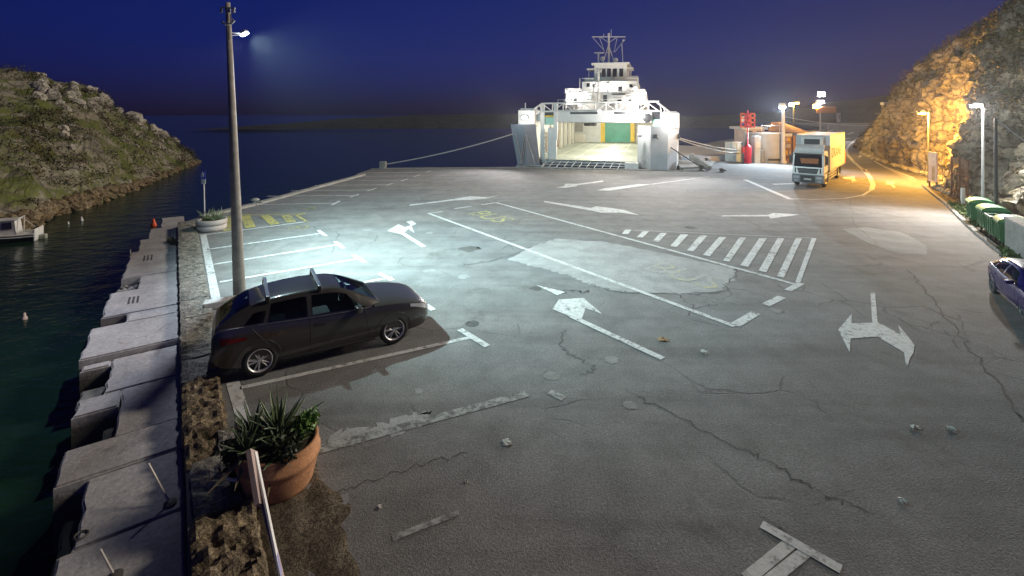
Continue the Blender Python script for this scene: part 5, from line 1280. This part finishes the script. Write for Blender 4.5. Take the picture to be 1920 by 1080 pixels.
# ------------------------------------------------------------------ green waste bins, wall, board, small things on the cliff side
BING = plain('bin_green', (.04, .13, .055), .5, 0, .15, 3, .1); BLID = plain('bin_lid_green', (.10, .25, .11), .45, 0, .12, 3, .1); BDARK = plain('bin_inside', (.015, .02, .02), .7)
rzb = math.atan2(kq[5].y - kq[3].y, kq[5].x - kq[3].x)
bins = [(1822, 420, 'green waste bin farthest along the row, next to the lamp post', False), (1844, 437, 'second green waste bin from the lamp post with a domed lid', False), (1861, 452, 'green waste bin with its lid open, beside the bin next to the wall', True), (1877, 464, 'green waste bin standing against the concrete wall', False)]
for px, py, lab, op in bins:
    g_ = G(px, py); t = thing('waste_bin', lab, 'waste bin', g_ + Vector((.30, -.1, .08)), rzb + rnd.uniform(-.06, .06), 'green waste bins along the verge'); t.scale = (.74, .84, .9)
    b = B(); lo, hi = (-.5, .5), (-.58, .58); rows = [[(-.5, -.42, .18), (.5, -.42, .18), (.5, .42, .18), (-.5, .42, .18)], [(-.6, -.5, 1.05), (.6, -.5, 1.05), (.6, .5, 1.05), (-.6, .5, 1.05)]]
    vr = b.grid(rows, closed=True); b.m.faces.new(vr[0][::-1]); bmesh.ops.recalc_face_normals(b.m, faces=b.m.faces); bmesh.ops.bevel(b.m, geom=[e for e in b.m.edges if len(e.link_faces) == 2], offset=.04, segments=2, affect='EDGES'); o = b.obj('tub', BING, t, auto=40)
    b = B()
    for x in (-.35, 0, .35): b.bounds((x - .03, -.515, .3), (x + .03, -.47, 1.0))
    b.bounds((-.64, -.54, 1.0), (.64, -.48, 1.08)); b.bounds((-.64, .48, 1.0), (.64, .54, 1.08)); b.bounds((-.64, -.54, 1.0), (-.58, .54, 1.08)); b.bounds((.58, -.54, 1.0), (.64, .54, 1.08)); b.obj('rim', BING, t)
    if op: B().bounds((-.56, -.46, .98), (.56, .46, 1.0)).obj('inner_sheet', BDARK, t); b = B(); b.box((0, .60, .70), (1.2, .06, .80), Euler((R(6), 0, 0)), bev=.02); b.obj('lid', BLID, t)  # open bin: dark sheet closing the tub just under the rim
    else:
        b = B(); rows = []
        for k in range(9): a = math.pi * k / 8; rows.append([(-.64, -.54 * math.cos(a), 1.08 + .2 * math.sin(a)), (.64, -.54 * math.cos(a), 1.08 + .2 * math.sin(a))])
        vr = b.grid(rows); b.m.faces.new([r_[0] for r_ in vr]); b.m.faces.new([r_[1] for r_ in vr][::-1]); b.obj('lid', BLID, t, recalc=True, auto=40)
    for x in (-.42, .42):
        for y in (-.34, .34): B().tube([(x, y - .035, .09), (x, y + .035, .09)], .09, 10).obj('castor', CARDARK, t)
WALLC = make_concrete('old_wall_concrete', (.26, .27, .26), 1.0, .7, .7)
wa, wb_ = G(1884, 473), G(1990, 545); wt_ = thing('concrete_wall', 'stained grey concrete wall beside the last green bin', 'wall', wa)
d_ = (wb_ - wa); t_ = d_.normalized(); n_ = Vector((-t_.y, t_.x, 0))
B().prism([(0, 0), (n_.x * .3, n_.y * .3), (d_.x + n_.x * .3, d_.y + n_.y * .3), (d_.x, d_.y)], -.2, 1.28).obj('wall', WALLC, wt_)
B().prism([(-.03 * t_.x - n_.x * .04, -.03 * t_.y - n_.y * .04), (-.03 * t_.x + n_.x * .34, -.03 * t_.y + n_.y * .34), (d_.x + n_.x * .34, d_.y + n_.y * .34), (d_.x - n_.x * .04, d_.y - n_.y * .04)], 1.283, 1.36).obj('wall_coping', CONC2, wt_)
ob = G(1740, 352); nb = thing('notice_board', 'tall pale notice board on two dark legs by the cliff road', 'notice board', ob + Vector((.25, -.1, 0)), rzb + R(28))
zb0, zb1 = P(1743, 340, ob.y).z, P(1743, 285, ob.y).z
brd = B().bounds((-.36, -.04, zb0), (.40, .04, zb1), bev=.01).obj('board', plain('board_pinkish_white', (.62, .52, .52), .6, 0, .12, 2, .1), nb); B().bounds((-.02, -.052, zb0 + .1), (.22, -.043, zb1 - 1.0)).obj('poster', plain('poster_tan', (.40, .32, .2), .7), brd)
B().bounds((-.32, -.052, zb1 - .9), (.36, -.043, zb1 - .12)).obj('poster', plain('poster_pale', (.66, .60, .58), .7, 0, .2, 6), brd)
for x in (-.3, .34): B().bounds((x - .05, -.03, -.1), (x + .05, .03, zb0 - .002)).obj('leg', DARKM, nb)
gate = thing('garden_gate', 'rusty frame of an old gate between the notice board and the pale rock', 'gate', G(1775, 376) + Vector((.7, -.1, 0)), rzb + R(20))
RUST = plain('rusty_steel', (.20, .10, .06), .8, .2, .3, 5, .4)
for x in (-.75, -.05, .7): B().tube([(x, 0, -.1), (x, 0, 2.6 if x < .5 else 2.4)], .05, 6).obj('post', RUST, gate)
for z in (2.5, 1.6, .5): B().tube([(-.75, 0, z), (.7, 0, z - .05)], .035, 6).obj('rail', RUST, gate)
for k in range(5): B().tube([(.08 + .12 * k, 0, .5), (.08 + .12 * k, 0, 2.45)], .014, 5).obj('bar', RUST, gate)
mk = thing('marker_post', 'short white marker post at the kerb near the old gate', 'marker post', G(1786, 384) + Vector((.4, -.2, 0)))
B().bounds((-.1, -.05, -.1), (.1, .05, 1.0), bev=.015).obj('post', FW, mk); B().bounds((-.08, -.065, .45), (.08, -.052, .9)).obj('plate', CREAM, mk)
b = B()
DRY = plain('dry_branch', (.16, .12, .08), .9, 0, .3, 6, .3)
for k in range(14):
    p = G(1765, 372) + Vector((.9 + rnd.uniform(-.5, .6), rnd.uniform(-.5, .5), 0)); pts = [p]
    for i in range(5): pts.append(pts[-1] + Vector((rnd.uniform(-.2, .2), rnd.uniform(-.2, .2), rnd.uniform(.2, .5))))
    b.tube(pts, [.03, .026, .022, .018, .012, .006], 5)
tag(b.obj('bare_shrub', DRY), 'bare leafless shrub growing beside the old gate', 'shrub')
rope('steel stay wire running from the dark pole up over the cliff edge', P(1868, 224, G(1868, 424).y), P(1935, 275, 21), .018, 0, GALV, 'wire')
rope('overhead wire sagging from the lamp masts to the cliff top', P(1468, 218, 51), P(1645, 235, 62), .022, .35, GALV, 'wire')
rope('thin overhead wire along the cliff to the sodium lamp', P(1640, 212, 60), P(1735, 206, G(1741, 343).y), .018, .25, GALV, 'wire')
cp = thing('concrete_post', 'small striped post on the edge of the cliff top', 'post', P(1659, 212, 58) - Vector((0, 0, .6)))
B().bounds((-.28, -.2, 0), (.28, .2, 1.6), bev=.04).obj('shaft', CONC2, cp); B().bounds((-.36, -.28, 1.602), (.36, .28, 1.9), bev=.03).obj('cap', FW, cp)

# ------------------------------------------------------------------ planters, sign, board and rods near the camera
TERRA = make_concrete('terracotta', (.52, .26, .125), 2.2, .35, .35); CPOT = plain('planter_concrete', (.42, .37, .34), .85, 0, .15, 3, .3); EARTH = plain('potting_soil', (.05, .035, .022), .95, 0, .4, 12, .8)
pc = G(524, 905); pot = thing('terracotta_planter', 'large round terracotta planter with spiky agaves, near the camera', 'planter', pc)
Rp = .52; hp = .62
B().lathe([(0, 0), (Rp * .80, 0), (Rp * .86, .06), (Rp * .97, .30), (Rp, .37), (Rp + .025, .40), (Rp + .025, .45), (Rp, .47), (Rp * 1.0, .6), (Rp * .985, hp), (Rp * .90, hp), (Rp * .88, .5)], n=56).obj('pot', TERRA, pot, auto=38)
b = B(); b.lathe([(0, .57), (Rp * .45, .58), (Rp * .89, .55)], n=24); b.obj('soil', EARTH, pot)
AGV = make_leaf('agave_leaf', (.06, .095, .045), (.15, .20, .095), .45); AGD = plain('dry_agave_leaf', (.26, .22, .13), .8, 0, .2, 6, .2)
rp = random.Random(21)
def agave_leaf(b, o, az, el, L, w, curl):
    d = Vector((math.cos(az), math.sin(az), 0)); s_ = Vector((-math.sin(az), math.cos(az), 0)); p = Vector(o); e_ = el; Lft, M_, Rt = [], [], []
    n = 7
    for i in range(n + 1):
        t = i / n; ww = w * (1 - t) ** .7 * (.75 + .6 * t if t < .4 else 1)
        up = Vector((0, 0, 1)) * math.cos(e_) - d * math.sin(e_)
        Lft.append(p + s_ * ww / 2 + up * ww * .22); M_.append(Vector(p)); Rt.append(p - s_ * ww / 2 + up * ww * .22)
        p = p + (d * math.cos(e_) + Vector((0, 0, 1)) * math.sin(e_)) * L / n; e_ += curl / n
    b.grid([Lft, M_, Rt])
for ci, (cx, cy_, sc_, nl) in enumerate(((-.05, .08, 1.25, 36), (-.40, .05, 1.0, 26), (.12, -.22, .85, 20), (-.32, -.28, .9, 24))):
    ag = link('agave', bpy.data.meshes.new('agave_core'), None, pot, (cx, cy_, .58))
    t = bmesh.new(); bmesh.ops.create_uvsphere(t, u_segments=8, v_segments=6, radius=.06); t.to_mesh(ag.data); t.free(); ag.data.materials.append(AGV)
    for k in range(nl):
        f_ = k / nl; b = B(); dry = rp.random() < .18 and f_ < .5
        agave_leaf(b, (0, 0, 0), k * 2.4 + rp.uniform(-.2, .2), R(-12 + 92 * f_ ** .8 + rp.uniform(-6, 6)) if not dry else R(rp.uniform(-40, -10)), sc_ * rp.uniform(.42, .66) * (1 - .15 * f_), sc_ * rp.uniform(.075, .11), rp.uniform(-.5, .25) if f_ < .7 else rp.uniform(-.1, .1))
        o = b.obj('leaf', AGD if dry else AGV, ag); o.modifiers.new('t', 'SOLIDIFY').thickness = .007
WEED = make_leaf('bright_weed_leaf', (.07, .16, .03), (.16, .30, .06), .55)
leaf_cloud('weed_tuft', [(Vector((.36, .12, .76)) + Vector((rp.uniform(-.13, .13), rp.uniform(-.13, .13), rp.uniform(-.06, .12))), .12, 60, .07) for _ in range(9)], WEED, 4, pot)
DKW = make_leaf('dark_planter_leaf', (.015, .024, .012), (.04, .055, .025), .6)
leaf_cloud('ground_cover', [(Vector((rp.uniform(-.5, .3), rp.uniform(-.45, .3), rp.uniform(.58, .72))), .15, 60, .08) for _ in range(26)] + [(Vector((-.55 + rp.uniform(-.1, .1), rp.uniform(-.3, .2), rp.uniform(.3, .66))), .13, 40, .08) for _ in range(10)], DKW, 5, pot)
sp = G(450, 922); sm = thing('flowerpot', 'small green flowerpot with a white rim beside the terracotta planter', 'flowerpot', sp + Vector((0, 0, .05)))
B().lathe([(0, 0), (.10, 0), (.14, .2), (.15, .21), (.12, .21), (.1, .15), (0, .15)], n=20).obj('pot', plain('pot_green', (.05, .11, .06), .6), sm, auto=40); B().lathe([(.142, .205), (.156, .205), (.156, .25), (.14, .25), (.142, .205)], n=20).obj('rim', FW, sm)
leaf_cloud('leaves', [(Vector((0, 0, .28)), .12, 70, .07)], DKW, 6, sm)
# folding board seen from its edge
BRD = plain('board_brown', (.36, .27, .24), .7, 0, .2, 5, .2)
A0, A1 = P(473, 848, 5.3), P(520, 1080, 4.55); dv = (A1 - A0).normalized(); fb_ = A0 + dv * ((A0.z + .0) / -dv.z)
ed = thing('folding_board', 'tall board seen from its thin edge in front of the terracotta planter', 'board', (fb_.x, fb_.y, 0))
O = Vector((fb_.x, fb_.y, 0))
def slab(nm, mat, a, c, side, w, th):
    t = (c - a).normalized(); s_ = Vector(side) - t * Vector(side).dot(t); s_.normalize(); n_ = t.cross(s_)
    b = B(); vs = [b.m.verts.new(p - O) for p in (a - s_*w/2 - n_*th/2, a + s_*w/2 - n_*th/2, a + s_*w/2 + n_*th/2, a - s_*w/2 + n_*th/2, c - s_*w/2 - n_*th/2, c + s_*w/2 - n_*th/2, c + s_*w/2 + n_*th/2, c - s_*w/2 + n_*th/2)]
    for f in ((0, 1, 2, 3), (7, 6, 5, 4), (0, 4, 5, 1), (1, 5, 6, 2), (2, 6, 7, 3), (3, 7, 4, 0)): b.m.faces.new([vs[i] for i in f])
    return b.obj(nm, mat, ed, recalc=True)
view = (fb_ - Vector((0, 0, H))); view.z = 0; view.normalize()
slab('panel', BRD, P(472, 846, 5.3), P(489, 948, 4.98), view, .2, .05)
slab('frame_edge', FW, P(478.5, 848, 5.31), fb_ + Vector((.03, 0, 0)), view, .05, .018); slab('frame_edge', plain('edge_blue', (.25, .25, .55), .5), P(483, 878, 5.2), fb_ + Vector((.06, 0, 0)), view, .04, .014); slab('frame_post', BRD, P(486, 915, 5.1), fb_ + Vector((.12, 0, 0)), view, .04, .035)
# rods standing on the ledge
for a, c, lab in (((319, 945), (278, 869), 'leaning white mooring rod with a round foot on the ledge'), ((216, 1082), (188, 1030), 'leaning white mooring rod nearest the camera on the ledge')):
    g_ = G(a[0], a[1], -.3); t = thing('mooring_rod', lab, 'rod', g_); top = P(c[0], c[1], g_.y + .05) - g_
    B().tube([(0, 0, 0), top], .016, 6).obj('rod', plain('rod_paint', (.55, .52, .46), .6), t); B().lathe([(0, 0), (.08, 0), (.08, .03), (.03, .05), (0, .05)], n=14).obj('foot', IRON, t)
rg = tag(B().lathe([(.055, 0), (.07, .012), (.085, 0), (.07, -.012), (.055, 0)], n=18).obj('mooring_ring', IRON, None, loc=(G(152, 1005, -.3) + Vector((0, 0, .015)))), 'iron mooring ring lying on the ledge near the rods', 'mooring ring')
# planter by the far bays and the blue sign in it
p2 = G(397, 431); pl2 = thing('concrete_planter', 'round pale concrete planter with a small agave at the bend of the quay', 'planter', p2)
r2 = 25 * p2.y / F; h2 = .50
B().lathe([(0, 0), (r2 * .9, 0), (r2 * .98, .08), (r2, .24), (r2 * .97, .25), (r2 * .97, .27), (r2 * 1.02, .28), (r2 * 1.02, h2), (r2 * .86, h2), (r2 * .84, h2 - .1)], n=40).obj('pot', CPOT, pl2, auto=38); b = B(); b.lathe([(0, h2 - .06), (r2 * .85, h2 - .08)], n=20); b.obj('soil', EARTH, pl2)
AG2 = make_leaf('pale_agave_leaf', (.10, .14, .07), (.20, .24, .12), .5)
for cx, n in ((.12, 18), (-.22, 11), (.35, 10)):
    b = B()
    for k in range(n): agave_leaf(b, (cx, 0, h2 - .08), k * 2.4, R(22 + 62 * k / n), rp.uniform(.42, .68), .07, rp.uniform(-.4, .2))
    o = b.obj('agave', AG2, pl2); o.modifiers.new('t', 'SOLIDIFY').thickness = .01
leaf_cloud('ground_cover', [(Vector((rp.uniform(-.35, .4), rp.uniform(-.3, .3), h2)), .13, 30, .09) for _ in range(10)], make_leaf('pale_weed', (.09, .12, .05), (.2, .22, .1), .6), 8, pl2)
SBL = plain('sign_blue', (.02, .05, .45), .4, 0, .08, 3, 0)
sg = thing('parking_sign', 'narrow blue parking sign with a white plate on a post behind the concrete planter', 'road sign', G(384, 414)); ds = G(384, 414).y
zs0, zs1, zs2 = P(380, 320, ds).z, P(380, 335.5, ds).z, P(380, 344.5, ds).z
B().tube([(0, 0, 0), (-.06, 0, zs0 - .02)], .028, 8).obj('post', FW, sg)
pan = B().bounds((-.18, -.05, zs1), (.06, -.03, zs0), bev=.008).obj('panel', SBL, sg)
b = B(); b.tube([(-.09, -.055, zs0 - .05), (-.06, -.055, zs0 - .16), (-.05, -.055, zs1 + .1)], .02, 5); b.tube([(-.13, -.055, zs0 - .12), (-.15, -.055, zs1 + .1), (-.1, -.055, zs1 + .06)], .014, 5); b.tube([(-.06, -.055, zs1 + .1), (.0, -.055, zs0 - .1)], .014, 5); b.obj('wheelchair_symbol', FW, pan)
B().bounds((-.15, -.05, zs2), (.07, -.03, zs1 - .004), bev=.008).obj('plate', FW, sg)
st_ = G(405, 576); tag(B().box((st_.x + .15, st_.y + .1, .09), (.95, .36, .2), Euler((0, 0, R(28))), bev=.04, seg=2).obj('wheel_stop', make_concrete('white_block', (.6, .6, .58), 2, .4, .3)), 'white concrete block behind the tail of the black hatchback', 'kerb block')
# boat and buoys
bp = G(40, 450, WZ); boat = thing('motor_boat', 'small white cabin boat moored under the headland', 'boat', bp, R(206)); boat.scale = (.62, .62, .62)
HULLW = plain('boat_white', (.62, .61, .57), .5, 0, .15, 2, .1); HULLD = plain('boat_dark_hull', (.03, .035, .03), .5, 0, .2, 2, .1)
def hull_rows(z_off, zs_, k):
    rows = []
    for i in range(15):
        x = -1.05 + 6.0 * i / 14; w = interp([(-1.05, .85), (1, 1.0), (3, .85), (4.2, .5), (4.95, .03)], x) * k; sh = .55 + .07 * max(0, x) ** 1.2
        rows.append([(x, w * .2, -.25), (x, w * .75, -.1), (x, w, sh * zs_)] )
    return rows
b = B(); rr_ = hull_rows(0, 1, 1); full = [[(x, -y, z) for x, y, z in reversed(r_)] + r_ for r_ in rr_]; vr = b.grid(full); b.m.faces.new(vr[0]); b.obj('hull', HULLD, boat, recalc=True)
b = B()
for sy in (-1, 1): b.tube([(r_[2][0], sy * r_[2][1], r_[2][2] + .02) for r_ in rr_], .07, 6); b.tube([(r_[2][0], sy * (r_[2][1] + .01), r_[2][2] - .16) for r_ in rr_], .05, 6)
b.obj('rubbing_strake', HULLW, boat)
b = B(); b.grid([[(r_[2][0], -r_[2][1], r_[2][2] - .05), (r_[2][0], r_[2][1], r_[2][2] - .05)] for r_ in rr_]); b.obj('deck', HULLW, boat)
B().bounds((-1.12, -.85, -.1), (-1.02, .85, .95), bev=.02).obj('transom', HULLW, boat)
b = B(); rows = [[(.1, -.6, .6), (.1, .6, .6), (.25, .55, 1.75), (.25, -.55, 1.75)], [(1.9, -.6, .65), (1.9, .6, .65), (1.5, .5, 1.7), (1.5, -.5, 1.7)]]; vr = b.grid(rows, closed=True); b.m.faces.new(vr[0][::-1]); b.m.faces.new(vr[1]); b.obj('cabin', HULLW, boat, recalc=True)
b = B()
for sy in (-1, 1):
    b = B(); b.quad([(.35, sy * .605, 1.05), (1.0, sy * .60, 1.05), (.95, sy * .565, 1.6), (.4, sy * .57, 1.6)]); b.obj('cabin_window', GLASS, boat); b = B(); b.quad([(1.1, sy * .60, 1.05), (1.75, sy * .59, 1.05), (1.45, sy * .55, 1.58), (1.08, sy * .56, 1.6)]); b.obj('cabin_window', GLASS, boat)
B().bounds((.1, -.65, 1.74), (1.65, .65, 1.81), bev=.02).obj('cabin_roof', HULLW, boat)
b = B()
for sy in (-1, 1): b.tube([(.05, sy * .6, .55), (0, sy * .58, 1.9)], .03, 5)
b.tube([(0, -.58, 1.9), (0, .58, 1.9)], .03, 5); b.tube([(0, 0, 1.9), (-.9, 0, 1.0)], .02, 5); b.obj('awning_frame', HULLW, boat)
B().bounds((-1.6, -.2, -.1), (-1.15, .2, .35), bev=.06).obj('outboard', plain('outboard_cover', (.35, .36, .28), .5), boat)
ORG = plain('buoy_orange', (.75, .10, .02), .5, 0, .1, 4, .1)
for px, py, lab, m_, r_ in ((288, 424, 'orange marker buoy out from the ledge', ORG, .16), (46, 599, 'pale round float near the edge of the ledge', plain('float_pinkish', (.65, .5, .42), .6), .08), (153, 414, 'upright white float under the headland', FW, .09), (128, 420, 'small white float beside the upright one', FW, .06)):
    g_ = G(px, py, WZ); t = thing('buoy', lab, 'buoy', g_)
    B().lathe([(0, -r_ * .6), (r_ * .7, -r_ * .4), (r_, 0), (r_ * .95, r_ * .6), (r_ * .5, r_ * 1.5), (r_ * .35, r_ * 2.6), (0, r_ * 2.7)], n=14).obj('float', m_, t, smooth=True)
# litter
def litter(px, py, lab, mat, s_, seed, cat='litter', nm='paper_scrap'):
    g_ = G(px, py); rr = random.Random(seed); b = B(); s_ *= .7; rows = [[(s_ * (i / 4 - .5) * 1.4 + rr.uniform(-.01, .01), s_ * (j / 3 - .5), .012 + rr.uniform(0, .03) * (1 if 0 < i < 4 else .4)) for j in range(4)] for i in range(5)]
    b.grid(rows); o = b.obj(nm, mat, None, loc=g_); o.rotation_euler = (0, 0, rr.uniform(0, 3)); o.modifiers.new('t', 'SOLIDIFY').thickness = .006; return tag(o, lab, cat)
CARD = plain('cardboard', (.34, .22, .11), .9, 0, .2, 8, .2); PAPER = plain('litter_paper', (.62, .60, .54), .9, 0, .15, 8, .2)
litter(1243, 638, 'flattened brown cardboard box beside the end of the long arrow shaft', CARD, .22, 1, 'cardboard box', 'cardboard_box'); litter(1320, 661, 'pale scrap of paper beyond the cardboard', PAPER, .13, 2); litter(1716, 803, 'crumpled pale scrap in the dark lower corner, nearer the arrow', PAPER, .12, 3); litter(1785, 806, 'crumpled pale scrap nearest the road edge crack', PAPER, .12, 4)
litter(875, 905, 'small white scrap on the bare asphalt in front', PAPER, .06, 5); litter(950, 831, 'flat pale scrap on the asphalt near the thin crack', PAPER, .14, 6); litter(1692, 941, 'torn scrap on the dark foreground asphalt', PAPER, .1, 7); litter(712, 953, 'tiny pale scrap near the soil patch', PAPER, .06, 8)
sc_ = G(322, 478, -.4); stuff(leaf_cloud('ledge_weeds', [(Vector((*uv(u_, .06 + rnd.uniform(0, .3)), -.12)), .11, 40, .09) for u_ in [17.7 + .12 * k for k in range(8)]], DKW, 14))
# ------------------------------------------------------------------ air volume added to give the lamps their lens-like glow
hz = B().bounds((-140, -45, WZ - 1.0), (130, 215, 30)).obj('glow_haze', None)
hm = bpy.data.materials.new('glow_haze_air'); hm.use_nodes = True; nt = hm.node_tree; nt.nodes.clear()
ho = nt.nodes.new('ShaderNodeOutputMaterial'); hv = nt.nodes.new('ShaderNodeVolumePrincipled'); hv.inputs['Color'].default_value = (.9, .92, 1, 1); hv.inputs['Density'].default_value = .00042; hv.inputs['Anisotropy'].default_value = .6
nt.links.new(hv.outputs[0], ho.inputs['Volume']); hz.data.materials.append(hm); stuff(hz)
